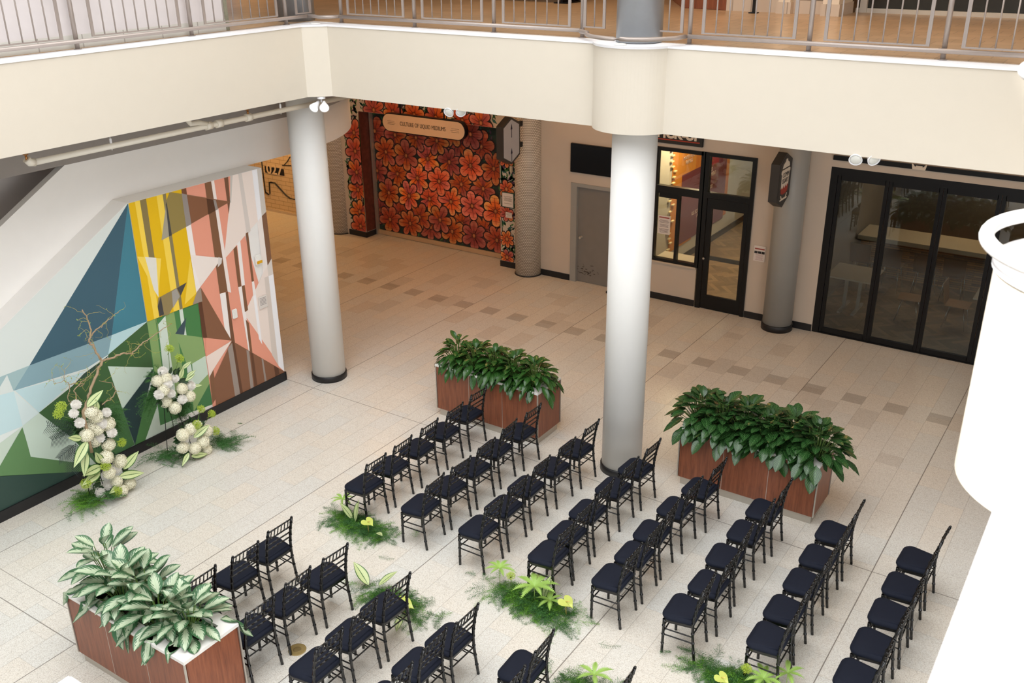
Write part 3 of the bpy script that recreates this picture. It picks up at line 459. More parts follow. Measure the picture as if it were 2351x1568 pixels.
# ---- columns
def column(c, r, z0, z1, mt, label, base=0, bm=None, seg=48):
    t = thing('column', label, 'column', (c[0], c[1], z0))
    m = MB(); m.lathe((0, 0, 0), [(r, base), (r, z1-z0)], seg); m.build('shaft', mt, t)
    if base: m = MB(); m.lathe((0, 0, 0), [(r+.018, 0), (r+.018, base-.006), (r+.01, base)], seg); m.build('base_ring', bm or M_BLACK, t)
    return t
column(LEFTC, .275, 0, 4.73, M_WHITE, 'white round column beside the right end of the geometric mural', .1)
column(MIDC, .275, 0, 4.73, M_WHITE, 'white round column in the middle, between the two far planters', .1)
column(LEFTC, .268, 5.717, 9.3, M_SILVER, 'silver column on the upper gallery at the fascia corner')
column(MIDC, .268, 5.717, 9.3, M_SILVER, 'silver column on the upper gallery behind the curved rail')
column((NEARC[0]+.08, NEARC[1]), .268, 5.717, 9.3, M_SILVER, 'silver column on the near gallery at the right edge')
column((-5.18, 16.56), .267, 0, 4.73, M_GREYC, 'smooth grey column beside the folding glass doors', .12)
column((-10.76, 16.67), .28, 0, 4.73, M_DOTS, 'dot-patterned column right of the flower wall painting', .02)
column((-16.36, 16.80), .28, 0, 4.73, M_DOTS, 'dot-patterned column left of the flower wall painting', .02)
for (x, y), lb in (((-5.29, 10.12), 'small white disc cover on the ledge cap in front of the middle column'), ((-10.2, 10.30), 'small white disc cover on the ledge cap at the fascia corner')):
    m = MB(); m.lathe((x, y, 5.711), [(.075, 0), (.075, .008), (.06, .014)], 24); tag(m.build('ledge_disc', M_RIM), lb, 'disc')

# ---- railings
def rail_bay(t, a, b, along, z=5.80):
    """panel of balusters between two posts; a,b along coordinate; along: 0 = x, 1 = y"""
    def P(u, zz): return (u, 0, zz) if along == 0 else (0, u, zz)
    m = MB()
    for u in (a, b):
        m.box(*( (u-.018, u+.018, -.008, .008) if along == 0 else (-.008, .008, u-.018, u+.018)), z+.035, 6.62)
    m.box(*((a, b, -.007, .007) if along == 0 else (-.007, .007, a, b)), z+.035, z+.052)
    m.box(*((a, b, -.007, .007) if along == 0 else (-.007, .007, a, b)), 6.60, 6.62)
    n = max(1, round((b-a)/.148)-0)
    for i in range(1, n): m.tube([P(a+(b-a)*i/n, z+.045), P(a+(b-a)*i/n, 6.61)], .0085, 8)
    return m.build('baluster_panel', M_STEEL, t)
def post(t, x, y): m = MB(); m.tube([(x, y, 5.712), (x, y, 6.74)], .026, 14); m.lathe((x, y, 5.712), [(.045, 0), (.045, .006)], 16); return m.build('post', M_STEEL, t)
t = thing('railing', 'grey metal railing along the back edge of the upper gallery', 'railing', (0, 10.50, 0))
px_ = [-9.93, -8.61, -7.32, -6.03, -4.64, -3.28, -1.94, -.62]
for x in px_: post(t, x, .05)
for i, (a, b) in enumerate(zip(px_, px_[1:])):
    if i == 3: rail_bay(t, a+.06, a+.32, 0); rail_bay(t, b-.4, b-.08, 0)
    else: rail_bay(t, a+.18, b-.15, 0)
m = MB(); m.tube([(-9.93, 0, 5.80), (-6.03, 0, 5.80)], .024, 14); m.tube([(-4.64, 0, 5.80), (-.62, 0, 5.80)], .024, 14)
m.tube([(-6.0, -.04, 5.80), (-5.97, -.1, 5.8)]+[(MIDC[0]+.60*cos(a), MIDC[1]-10.5+.60*sin(a)-.02, 5.80) for a in [pi*1.10+i*pi*.80/20 for i in range(21)]]+[(-4.66, -.02, 5.8)], .024, 14)
m.tube([(-10.40, -.14, 5.8), (-10.28, -.12, 5.80), (-10.13, -.2, 5.80), (-10.0, -.1, 5.80), (-9.93, 0, 5.80)], .024, 14); m.build('bottom_rail', M_STEEL, t)
m = MB(); m.tube([(-9.93, 0.05, 6.76), (-.6, 0.05, 6.76)], .026, 14); m.build('handrail', M_STEEL, t)
t = thing('railing', 'grey metal railing along the left edge of the upper gallery', 'railing', (-10.40, 0, 0))
py_ = [.30, 1.9, 3.51, 5.12, 6.74, 8.35, 9.98]
for y in py_: post(t, -.04, y)
for a, b in zip(py_, py_[1:]): rail_bay(t, a+.2, b-.2, 1)
rail_bay(t, 10.15, 10.42, 1)
m = MB(); m.tube([(0, .3, 5.80), (0, 9.98, 5.80), (0.0, 10.36, 5.80)], .024, 14); m.build('bottom_rail', M_STEEL, t)
m = MB(); m.tube([(-.04, .3, 6.76), (-.04, 10.5, 6.76)], .026, 14); m.build('handrail', M_STEEL, t)
t = thing('railing', 'curved white rail around the near column bulge, right edge', 'railing', (NEARC[0], NEARC[1], 0))
WR = mat('white_gloss_rail', (236, 234, 232), .3)
m = MB(); m.tube([(.55*cos(a), .55*sin(a), 5.80) for a in [pi*.30+i*pi*1.4/40 for i in range(41)]], .03, 16); m.build('bottom_rail', WR, t)
m = MB(); m.tube([(.53*cos(a), .53*sin(a), 6.46) for a in [pi*.30+i*pi*1.4/40 for i in range(41)]], .024, 16); m.build('handrail', WR, t)
for a in (pi*.30, pi*1.7):
    m = MB(); m.tube([(.55*cos(a), .55*sin(a), 5.70), (.55*cos(a), .55*sin(a), 6.46)], .024, 12); m.build('post', WR, t)

# ---- upper gallery background
m = MB(); m.box(-10.80, -10.53, -3, 8.98, 5.86, 8.9); struct('wall_upper_left', m, mat('lilac_white_panel', (214, 206, 204), .5))
m = MB(); m.box(-10.81, -10.52, -3, 9.0, 5.717, 5.86); struct('trim_3', m, tile_mat('pale_wall_tile', (206, 202, 192), (202, 198, 188), (165, 158, 148), .55, .4, .008, .4, 'yz'))
m = MB(); m.box(-10.83, -10.51, 8.98, 9.03, 5.717, 8.9); struct('trim_4', m, mat('weathered_post', (132, 128, 108), .7, var=.25, scale=30))
TB = tile_mat('pale_base_tile', (206, 190, 172), (200, 184, 166), (160, 146, 130), .3, .4, .008, .4, 'xz')
m = MB(); m.box(-5.9, -5.12, 14.86, 15.1, 5.9, 8.9); struct('wall_upper_teal', m, mat('teal_ribbed_panel', (38, 84, 104), .6, var=.4, scale=20))
m = MB(); m.box(-5.95, -5.1, 14.83, 15.1, 5.717, 5.9); m.box(-4.92, -4.43, 14.83, 15.2, 5.717, 5.9); m.box(-5.12, -4.90, 14.70, 15.2, 5.717, 5.88); m.box(-4.43, -4.16, 14.60, 15.3, 5.717, 5.88); struct('trim_5', m, TB)
m = MB(); m.box(-5.10, -4.92, 14.72, 15.2, 5.88, 8.9); m.box(-4.41, -4.18, 14.62, 15.3, 5.88, 8.9); struct('wall_upper_pilasters', m, mat('cream_pilaster', (226, 212, 192), .6))
m = MB(); m.box(-4.9, -4.43, 14.9, 15.1, 5.9, 8.9); struct('wall_upper_infill', m, mat('brown_grey_infill', (120, 108, 94), .6))
m = MB(); m.box(-4.16, 5, 15.48, 15.6, 5.78, 8.9); struct('window_upper', m, mat('dark_shop_glass', (44, 46, 42), .15, var=.3))
m = MB(); m.box(-4.16, 5, 15.44, 15.6, 5.717, 5.78); m.box(-4.1, -4.0, 15.42, 15.5, 5.717, 8.9); struct('trim_6', m, mat('pale_sill', (198, 192, 180), .5))
m = MB(); m.box(-24, 5, 21, 21.2, 5.717, 9.3); struct('wall_upper_back', m, mat('warm_wall', (170, 130, 84), .7))
m = MB(); m.prism([(x, y, 5.72) for x, y in ((-7.7, 16.6), (-6.75, 14.98), (-5.96, 14.86), (-5.96, 16.6))], (0, 0, 1), 1.0); tag(m.build('counter', M_WOOD), 'dark wooden counter front on the upper gallery right of the middle column', 'counter')
t = thing('bench', 'long black framed bench on the upper gallery left of the middle column', 'bench', (-9.6, 15.1, 5.717))
m = MB(); m.box(-2.2, .8, -.2, .35, .42, .47); m.build('seat', M_BLKM, t)
for x in (-2.1, .64):
    m = MB(); m.box(x, x+.05, -.2, .35, 0, .42); m.box(x-.1, x+.16, -.25, .4, 0, .02); m.build('leg', M_BLKM, t)
tag(MB().box(-14.6, -13.9, 15.4, 16.0, 5.717, 6.4, .01).build('carton', mat('brown_card', (150, 104, 58), .8)), 'brown box on the upper gallery floor at far left', 'box')
t = thing('floor_stand', 'thin black stand before the teal panel on the upper gallery', 'stand', (-5.42, 14.6, 5.717))
m = MB(); m.box(-.02, .02, -.02, .02, 0, 1.2); m.build('pole', M_BLKM, t); m = MB(); m.box(-.06, .06, -.06, .06, 0, .015); m.build('foot', M_BLKM, t)
# ---- sprinkler pipe under the left fascia
t = thing('sprinkler_pipe', 'cream sprinkler pipe hung under the left gallery fascia', 'pipe', (-10.44, 0, 4.57)); t.scale = (1, .971, 1)
CR = mat('cream_pipe', (222, 214, 198), .4)
m = MB(); m.tube([(0, 6.08, 0), (0, 12.2, 0)], .036, 14); m.build('main_pipe', CR, t)
m = MB(); m.tube([(0, 6.14, 0), (0, 6.08, .01), (0, 6.05, .05)], .046, 12); m.build('elbow', CR, t)
for y in (8.62, 8.80, 9.33):
    m = MB(); m.tube([(0, y, 0), (0, y+.1, 0)], .052, 12); m.build('coupling', CR, t)
m = MB(); m.tube([(0, 8.72, 0), (.02, 8.5, .07), (.03, 8.36, .08), (.03, 8.3, .155)], .034, 12); m.build('branch_pipe', CR, t)
for y in (7.16, 10.0, 11.5):
    m = MB(); m.tube([(0, y, -.05), (0, y, .158)], .005, 6); m.box(-.008, .008, y-.012, y+.012, .03, .09); m.build('hanger', M_CAP, t)
for y in (6.05, 9.38):
    m = MB(); m.tube([(0, y, .03), (0, y, .10)], .014, 8); m.lathe((0, y, .1), [(.03, 0), (.03, .008)], 10); m.build('sprinkler_head', mat('brass', (170, 120, 70), .3, .8), t)
# ---- twin flood lamps under the fascia
EM = mat('lit_lamp_face', (255, 244, 224), .4, emit=9); DE = mat('pale_lamp_face', (226, 226, 218), .3)
def twin(x, y, z, label, lit, s=.17):
    t = thing('twin_floodlight', label, 'lamp', (x, y, z))
    m = MB(); m.lathe((0, 0, .0), [(.06, 0), (.06, .03), (.02, .045)], 20); m.tube([(0, 0, 0), (0, 0, -.05)], .014, 8); m.build('mount', M_CAP, t)
    for k in (-1, 1):
        d = Vector((k*.28+.42, -.75, -.38)).normalized(); q = d.to_track_quat('Z', 'Y').to_matrix().to_4x4()
        m = MB(); m.lathe((0, 0, 0), [(.02, 0), (.03, .05), (.036, .07), (.065, .15), (.07, .17), (.066, .172), (.05, .15)], 24)
        bmesh.ops.transform(m.bm, matrix=Matrix.Translation((k*.05, 0, -.04)) @ q, verts=m.bm.verts); h = m.build('lamp_head', M_CAP, t)
        m = MB(); m.lathe((0, 0, 0), [(.001, .176), (.04, .172), (.066, .16)], 24)
        bmesh.ops.transform(m.bm, matrix=Matrix.Translation((k*.05, 0, -.04)) @ q, verts=m.bm.verts); m.build('bulb', EM if lit else DE, h)
twin(-10.13, 10.22, 4.69, 'twin white floodlight glowing under the fascia corner', True)
twin(-7.88, 10.45, 4.80, 'twin white floodlight under the fascia above the flower wall painting', False)
twin(-2.56, 10.45, 4.80, 'twin white floodlight under the fascia by the folding glass doors', False)

# ================================================================== BACK WALL FITTINGS
# roller shutter painted with flowers, in its niche
DG = lin((34, 62, 52))
def petal(m, c, y, ang, L, W, cols, plane='y', jit=1.0):
    dx, dz = cos(ang), sin(ang); nx, nz = -dz, dx; N = 12
    def pt(u, v, yy): return (c[0]+dx*u+nx*v, yy, c[1]+dz*u+nz*v)
    prof = [(0.02, .10), (.25, .55), (.5, .9), (.72, 1.0), (.88, .82), (.97, .45), (1.0, 0)]
    def outline(k, e): 
        a = [pt(L*u*k, W/2*v*k+e*(v > 0), 0) for u, v in prof]; b = [pt(L*u*k, -W/2*v*k-e*(v > 0), 0) for u, v in prof[-2::-1]]
        return [(p[0], p[2]) for p in a+b]
    o = outline(1.0, .008); i = outline(.93, -.006)
    m.face([(x, y, z) for x, z in o], (.03, .01, .012, 1))
    mid = (c[0]+dx*L*.55, c[1]+dz*L*.55)
    for k in range(len(i)-1):
        e0, e1 = i[k], i[k+1]; t0 = min(1, ((e0[0]-c[0])**2+(e0[1]-c[1])**2)**.5/L)
        t1 = min(1, ((e1[0]-c[0])**2+(e1[1]-c[1])**2)**.5/L); gr = lambda q: cols[2] if q > .62 else (cols[1] if q > .22 else cols[0]); cc = [cols[1], gr(t0), gr(t1)]
        m.face([(mid[0], y-.0003, mid[1]), (e0[0], y-.0003, e0[1]), (e1[0], y-.0003, e1[1])], cc)
    a = [pt(L*u, v, 0) for u, v in ((.1, .009), (.78, .003), (.78, -.003), (.1, -.009))]
    m.face([(p[0], y-.0006, p[2]) for p in a], (.12, .02, .015, 1))
PAL = [((150, 46, 26), (214, 88, 52), (236, 132, 92)), ((160, 48, 22), (226, 100, 44), (246, 158, 96)), ((126, 44, 40), (204, 92, 74), (230, 134, 110)), ((170, 52, 20), (232, 108, 40), (250, 170, 96)), ((110, 40, 44), (186, 80, 72), (220, 124, 108))]
def flower(m, c, y, R_, rot, pal, n=8, light_=1.0):
    for k in range(n):
        a = rot+2*pi*k/n+random.uniform(-.05, .05); L = R_*random.uniform(.95, 1.12); p = random.choice(PAL) if random.random() < .45 else pal
        petal(m, c, y, a, L, L*(1.22*math.tan(pi/n))*random.uniform(.86, 1.0), [tuple(min(1, v*light_) for v in lin(q)[:3])+(1,) for q in p])
    for rr, col, dy in ((.052, (50, 22, 16), .0012), (.042, (176, 96, 52), .0016), (.024, (206, 132, 78), .002)):
        m.face([(c[0]+rr*cos(a), y-dy, c[1]+rr*1.2*sin(a)) for a in [2*pi*i/12 for i in range(12)]], lin(col))
def leafy(m, x0, x1, z0, z1, y, n):
    for _ in range(n):
        c = (random.uniform(x0, x1), random.uniform(z0, z1)); a = random.uniform(0, 2*pi); L = random.uniform(.08, .2); W = L*random.uniform(.25, .45)
        col = lin(random.choice([(28, 84, 60), (50, 110, 72), (20, 62, 48), (74, 124, 66), (90, 60, 86), (40, 96, 90)]))
        d, e = (cos(a), sin(a)), (-sin(a), cos(a))
        m.face([(c[0]+d[0]*L*u+e[0]*W*v, y, c[1]+d[1]*L*u+e[1]*W*v) for u, v in ((-.5, 0), (-.1, .5), (.5, 0), (-.1, -.5))], col)
t = thing('roller_shutter', 'closed roller shutter painted with orange flowers, in the shop niche', 'shutter', (0, 0, 0))
m = MB(); m.box(-15.46, -11.54, 17.16, 17.22, .12, 3.03); m.build('curtain', mat('shutter_green_paint', (34, 58, 50), .5), t)
m = MB(); m.box(-15.46, -11.54, 17.13, 17.22, .01, .12, .004); m.build('bottom_bar', mat('cream_bar', (206, 176, 140), .4, .3), t)
m = MB(); m.box(-15.44, -15.40, 17.06, 17.16, 0, 3.0); m.build('guide_rail', M_ALU, t)
m = MB(); leafy(m, -15.4, -11.6, .15, 2.95, 17.158, 620)
for i, (x, z) in enumerate(FL_SH):
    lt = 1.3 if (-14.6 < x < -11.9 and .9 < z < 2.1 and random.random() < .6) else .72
    if x > -15.38 and z < 2.95:
        z = max(z, .42)
        flower(m, (x, z), 17.156-.0028*(i % 4)-.0028, .36, random.uniform(0, .8), PAL[i % 5], random.choice((6, 6, 7, 7)), lt)
for v in m.bm.verts: v.co.x = min(max(v.co.x, -15.39), -11.56); v.co.z = min(max(v.co.z, .13), 3.0)
for i in range(26): z = .2+i*.108; m.face([(-15.4, 17.138, z), (-11.56, 17.138, z), (-11.56, 17.138, z+.004), (-15.4, 17.138, z+.004)], (.06, .02, .015, 1))
m.build('flower_painting', M_PAINT, t)
m = MB()
leafy(m, -15.95, -15.5, .2, 3.5, YB-.002, 330); leafy(m, -15.4, -11.6, 3.05, 3.4, YB-.002, 330); leafy(m, -11.5, -11.08, .2, 2.6, YB-.002, 200)
for i, (x, z) in enumerate(FL_WL):
    nv = len(m.bm.verts)
    if x < -15.2 and z < 3: x = min(x, -15.6)
    if x < -15.47 or x > -11.53 or z > 3.05:
        r_ = .32
        if x > -11.53: x = max(x, -11.36); r_ = .2
        if x < -15.47: x = min(x, -15.64)
        if -15.47 <= x <= -11.53: z = max(z, 3.1)
        flower(m, (x, z), YB-.006-.0028*(i % 3), r_, random.uniform(0, .8), PAL[(i*2) % 5], random.choice((6, 7)), .9)
        for v in list(m.bm.verts)[nv:]:
            if x > -11.53: v.co.x = max(v.co.x, -11.525)
            if x < -15.47: v.co.x = min(v.co.x, -15.475)
            v.co.z = max(v.co.z, .14)
for v in list(m.bm.verts):
    if -15.47 < v.co.x < -11.53 and v.co.z < 3.035: v.co.z = 3.035
    if v.co.x < -15.55 and v.co.x > -15.9 and False: pass
o = m.build('wall_painting', M_PAINT); tag(o, 'orange flower painting on the wall around the shutter niche', 'mural')
m = MB(); m.box(-15.47, -15.462, YB+.005, 17.12, .14, 3.02); struct('trim_7', m, mat('jamb_painting', (96, 48, 36), .5, var=.8, scale=9))
# orange lit shutter with line drawing
t = thing('roller_shutter', 'cream shutter with black line drawing and numbers, lit orange, far left', 'shutter', (0, 0, 0))
m = MB(); m.box(-23.5, -16.9, 17.18, 17.28, .06, 3.0); m.build('curtain', tile_mat('cream_shutter_grid', (224, 200, 160), (218, 194, 152), (170, 140, 100), .32, .11, .006, .5, 'xz'), t)
m = MB(); m.box(-23.5, -16.9, 17.15, 17.28, 0, .07); m.build('bottom_bar', mat('cream_bar2', (214, 196, 168), .5), t)
m = MB()
def stroke(pts, r): m.tube([(x, 17.176, z) for x, z in pts], r, 6)
stroke([(-19.37, 1.35), (-19.37, 1.0), (-19.36, .46)], .018); stroke([(-19.36, .5), (-19.25, .44), (-19.19, .48), (-19.17, .78), (-19.1, .79), (-18.96, .79), (-18.86, .72), (-18.6, .52), (-18.45, .45), (-18.2, .45)], .022)
stroke([(-18.55, 1.32), (-18.42, 1.42), (-18.3, 1.56)], .01); stroke([(-18.62, 1.30), (-18.3, 1.33)], .01)
m.box(-19.28, -18.58, 17.17, 17.179, 1.03, 1.2); m.build('line_drawing', M_BLACK, t)
text_obj('lettering', '027', .34, mat('cream_letter', (230, 206, 168), .6), face_negY(-18.93, 17.168, 1.13), t, stretch=1.15, bold=.008)
light('shutter_uplight', 'AREA', (-19.0, 16.2, 3.6), (RAD(35), 0, 0), 55, (1, .55, .2), shape='DISK', size=.4)
# long pill sign
t = thing('shop_sign', 'cream pill-shaped sign reading CULTURE OF LIQUID MEDIUMS over the flower shutter', 'sign', (-13.24, 16.32, 2.97))
def pill(L, H, y0, y1):
    m = MB(); pts = [(L/2-H/2+H/2*cos(a), H/2*sin(a)) for a in [-pi/2+i*pi/16 for i in range(17)]]+[(-L/2+H/2+H/2*cos(a), H/2*sin(a)) for a in [pi/2+i*pi/16 for i in range(17)]]
    return m.prism([(x, y0, z) for x, z in pts], (0, 1, 0), y1-y0)
pill(2.24, .37, 0, .012).build('face', mat('sign_cream', (214, 184, 152), .5), t)
pill(2.28, .41, .012, .12).build('case', M_BLKM, t)
text_obj('lettering', 'CULTURE OF LIQUID MEDIUMS', .125, mat('sign_letter', (84, 70, 56), .6), face_negY(0, -.004, 0), t, stretch=.72)
m = MB()
for s in (-1, 1):
    for k, (a, b) in enumerate(((.0, .2), (-.02, .19), (.0, .2))): m.box(min(s*(.78+a), s*(.78+b)), max(s*(.78+a), s*(.78+b)), -.003, .001, .035-.035*k-.003, .035-.035*k+.003)
m.build('rule_lines', mat('sign_letter', (84, 70, 56), .6), t)
for x in (-.65, .55):
    m = MB(); m.box(x-.012, x+.012, .05, .074, .18, 1.76); m.build('hanger', M_BLKM, t)
# hexagonal blade signs
def hex_sign(x, y, z, label, face_mat, th=.15):
    t = thing('blade_sign', label, 'sign', (x, y, z))
    H, W_ = .47, .31
    pts = [(-W_, -.32), (0, -H), (W_, -.32), (W_, .32), (0, H), (-W_, .32)]
    m = MB(); m.prism([(-th/2, a, b) for a, b in pts], (1, 0, 0), th); m.build('case', mat('charcoal_case', (52, 48, 44), .5), t)
    m = MB(); m.prism([(th/2, a*.88, b*.9) for a, b in pts], (1, 0, 0), .004); m.build('face', face_mat, t)
    for zz in (.27, -.15):
        m = MB(); m.box(-.03, .03, W_-.01, W_+.21, zz-.05, zz+.05); m.build('bracket', M_BLKM, t)
    return t
t = hex_sign(-10.74, 15.915, 3.01, 'blank grey hexagonal sign with arrows on the dot-patterned column', mat('pale_grey_face', (176, 178, 184), .5))
for z in (.17, -.31):
    m = MB(); m.box(.078, .082, -.008, .008, z-.1, z+.13); m.prism([(.078, -.03, z+.06), (.078, .03, z+.06), (.078, 0, z+.17)], (1, 0, 0), .004); m.build('arrow', mat('navy_arrow', (24, 24, 56), .5), t)
t = hex_sign(-5.18, 15.90, 2.95, 'charcoal hexagonal sign with white cooking pot emblem on the grey column', mat('charcoal_case', (52, 48, 44), .5))
m = MB(); WH = mat('sign_white', (228, 216, 198), .6)
m.prism([(.08, a, b) for a, b in ((-.17, -.12), (-.18, .12), (-.21, .14), (-.21, .18), (-.17, .2), (.17, .2), (.21, .18), (.21, .14), (.18, .12), (.17, -.1), (.13, -.06), (.09, -.12), (.04, -.06), (0, -.13), (-.05, -.06), (-.09, -.13), (-.13, -.08))], (1, 0, 0), .006)
m.prism([(.08, a, b) for a, b in ((-.17, .225), (.17, .225), (.14, .29), (.05, .33), (.03, .37), (-.03, .37), (-.05, .33), (-.14, .29))], (1, 0, 0), .006)
m.prism([(.08, a, b) for a, b in ((-.17, -.33), (.17, -.33), (.17, -.31), (.12, -.31), (.16, -.24), (.14, -.24), (.09, -.3), (-.09, -.3), (-.14, -.24), (-.16, -.24), (-.12, -.31), (-.17, -.31))], (1, 0, 0), .006)
m.build('pot_emblem', WH, t)
m = MB(); m.prism([(.0805, a, b) for a, b in ((-.16, -.2), (-.17, -.13), (-.13, -.09), (-.09, -.14), (-.05, -.07), (0, -.14), (.04, -.07), (.09, -.13), (.13, -.07), (.17, -.11), (.16, -.2), (.08, -.23), (-.08, -.23))], (1, 0, 0), .004); m.build('flames', mat('flame_red', (160, 52, 34), .6), t)
text_obj('lettering', 'COMM\nISSARY', .115, M_BLACK, face_posX(.0875, 0, .05), t, stretch=.85)
# television
t = thing('television', 'black wall-mounted screen above the grey door', 'screen', (-9.26, YB-.032, 2.64))
m = MB(); m.box(-.5, .5, -.03, .028, -.29, .29, .006); m.build('bezel', M_BLKM, t); m = MB(); m.box(-.485, .485, -.032, -.029, -.275, .275); m.build('screen', mat('screen_black', (8, 8, 9), .15), t)
# grey service door
m = MB(); m.box(-9.76, -9.62, YB-.02, 16.9, 0, 2.12); m.box(-8.76, -8.64, YB-.02, 16.9, 0, 2.12); m.box(-9.62, -8.76, YB-.02, 16.9, 2.05, 2.12)
d = struct('door_1', m, M_GREYC)
m = MB(); m.box(-9.62, -8.76, YB+.05, YB+.1, .01, 2.05); m.build('door_leaf', mat('grey_door_paint', (128, 124, 118), .5, var=.08), d)
m = MB(); m.lathe((0, 0, 0), [(.03, 0), (.03, .01), (.012, .015), (.012, .04), (.028, .05), (.03, .065), (.02, .08)], 20)
bmesh.ops.transform(m.bm, matrix=Matrix.Translation((-9.53, YB+.05, .98)) @ Matrix.Rotation(RAD(90), 4, 'X'), verts=m.bm.verts); m.build('door_knob', M_ALU, d)
m = MB()
for _ in range(60):
    x, z = -9.42+random.gauss(0, .12), .17+abs(random.gauss(0, .1)); s_ = random.uniform(.003, .016); m.box(x-s_*1.6, x+s_*1.6, YB+.0485, YB+.0495, z-s_*.5, z+s_*.5)
m.build('scuff_marks', mat('scuff', (84, 76, 68), .8), d)
m = MB(); m.lathe((-8.72, 16.5, 0), [(.035, 0), (.035, .03), (.02, .05)], 14); tag(m.build('door_stop', M_BLKM), 'small black door stop on the floor by the grey door', 'door stop')
# storefront window and door
m = MB()
def bar(x0, x1, z0, z1, y0=YB-.03, y1=YB+.08): m.box(x0, x1, y0, y1, z0, z1)
bar(-7.92, -7.84, .81, 3.07); bar(-7.84, -6.93, 3.0, 3.07); bar(-7.84, -6.97, 2.18, 2.33); bar(-7.84, -6.97, .81, .87); bar(-6.97, -6.88, .81, 3.07); bar(-7.41, -7.36, .87, 2.18); bar(-7.79, -7.41, 2.1, 2.18, YB-.02, YB+.05)
w1 = struct('window_1', m, M_BLKM)
for x0, x1, z0, z1 in ((-7.84, -7.41, .87, 2.18), (-7.36, -6.97, .87, 2.18), (-7.84, -6.97, 2.33, 3.0)):
    m = MB(); m.box(x0, x1, YB+.02, YB+.028, z0, z1); m.build('pane', M_GLASS, w1)
m = MB(); m.box(-7.93, -6.93, YB-.05, YB+.1, .78, .812); m.build('sill', mat('pale_ledge', (204, 190, 170), .5), w1)
m = MB(); bar(-6.9, -6.80, 0, 3.07); bar(-5.98, -5.9, 0, 3.07); bar(-6.8, -5.98, 3.0, 3.07); bar(-6.8, -5.98, 2.22, 2.32)
d = struct('door_2', m, M_BLKM)
m = MB(); m.box(-6.8, -5.98, YB+.02, YB+.028, 2.32, 3.0); m.build('transom_pane', M_GLASS, d)
m = MB(); m.box(-6.79, -6.69, YB-.01, YB+.04, .01, 2.21); m.box(-6.07, -5.99, YB-.01, YB+.04, .01, 2.21); m.box(-6.69, -6.07, YB-.01, YB+.04, 2.02, 2.21); m.box(-6.69, -6.07, YB-.01, YB+.04, .01, .29); lf = m.build('door_leaf', M_BLKM, d)
m = MB(); m.box(-6.69, -6.07, YB+.01, YB+.018, .29, 2.02); m.build('pane', M_GLASS, lf)
m = MB(); m.box(-6.69, -6.07, YB+.03, YB+.06, 1.0, 1.08); m.build('push_bar', mat('dark_bar', (50, 48, 46), .4, .5), lf)
m = MB(); m.lathe((0, 0, 0), [(.022, 0), (.022, .02), (.01, .024)], 16); bmesh.ops.transform(m.bm, matrix=Matrix.Translation((-6.80+.02, YB-.03, 1.03)) @ Matrix.Rotation(RAD(90), 4, 'X'), verts=m.bm.verts); m.build('lock_cylinder', M_ALU, lf)
def notice(name, x, y, z, W_, H, label, hdr, rows, rc=(120, 110, 110), frame=None, cat='notice'):
    t = thing(name, label, cat, (x, y, z))
    if frame: m = MB(); m.box(-W_/2-.02, W_/2+.02, .002, .012, -H/2-.02, H/2+.02); m.build('frame', frame, t)
    m = MB(); m.box(-W_/2, W_/2, -.003, .003, -H/2, H/2); m.build('sheet', mat('paper_white', (226, 218, 210), .6), t)
    m = MB(); k = 0
    for zz in rows: wd = W_*random.uniform(.55, .85)/2; m.box(-wd, wd, -.0045, -.003, H/2-H*zz-.004, H/2-H*zz+.004)
    m.build('text_lines', mat('ink_%d_%d' % (rc[0], rc[1]), rc, .7), t)
    if hdr: m = MB(); m.box(-W_*.42, W_*.42, -.0045, -.003, H/2-H*hdr-.012, H/2-H*hdr+.012); m.build('heading', mat('red_ink', (160, 70, 60), .6), t)
    return t
notice('notice', -7.66, YB-.0, 1.55, .26, .37, 'white printed notice taped inside the left shop window pane', .1, (.25, .31, .37, .48, .54, .6, .72, .78, .84, .9))
t = notice('calendar', -5.70, YB-.012, 1.31, .22, .3, 'white wall calendar on the wall between black shop door and grey column', .2, (.55, .62, .69, .76, .83, .9), (190, 160, 160), cat='calendar')
m = MB()
for k in (-1, 0, 1): m.box(k*.068-.03, k*.068+.03, -.005, -.003, .0, .045)
m.build('photo_strip', M_BLACK, t)
notice('notice', -11.31, YB-.03, 1.53, .28, .3, 'green framed notice on the flower painting beside the dot-patterned column', 0, (.25, .35, .42, .49, .56, .75), (130, 120, 100), mat('green_frame', (26, 70, 58), .5), 'poster')
notice('notice', -11.29, YB-.03, 1.2, .16, .12, 'small pale plaque under the green framed notice', 0, (.2, .4, .6, .8), (150, 140, 120))
m = MB(); m.box(-11.25, -11.18, YB-.05, YB, 2.15, 2.28, .008); tag(m.build('alarm_sounder', mat('beige_plastic', (200, 186, 160), .5)), 'beige alarm sounder below the blank hexagonal sign', 'alarm')
# PICK-UP sign
t = thing('shop_sign', 'dark sign reading PICK-UP above the black framed shop window', 'sign', (-7.44, YB-.03, 3.4))
m = MB(); m.box(-.55, .49, -.03, .02, -.25, .25, .01); m.build('board', mat('charcoal_board', (40, 40, 38), .6), t)
text_obj('lettering', 'PICK-UP', .25, mat('sign_white', (228, 216, 198), .6), face_negY(-.0, -.034, -.06), t, stretch=.95, bold=.012)
m = MB(); m.box(-.46, .43, -.033, -.03, -.185, -.165); m.build('underline', mat('red_line', (170, 62, 40), .6), t)
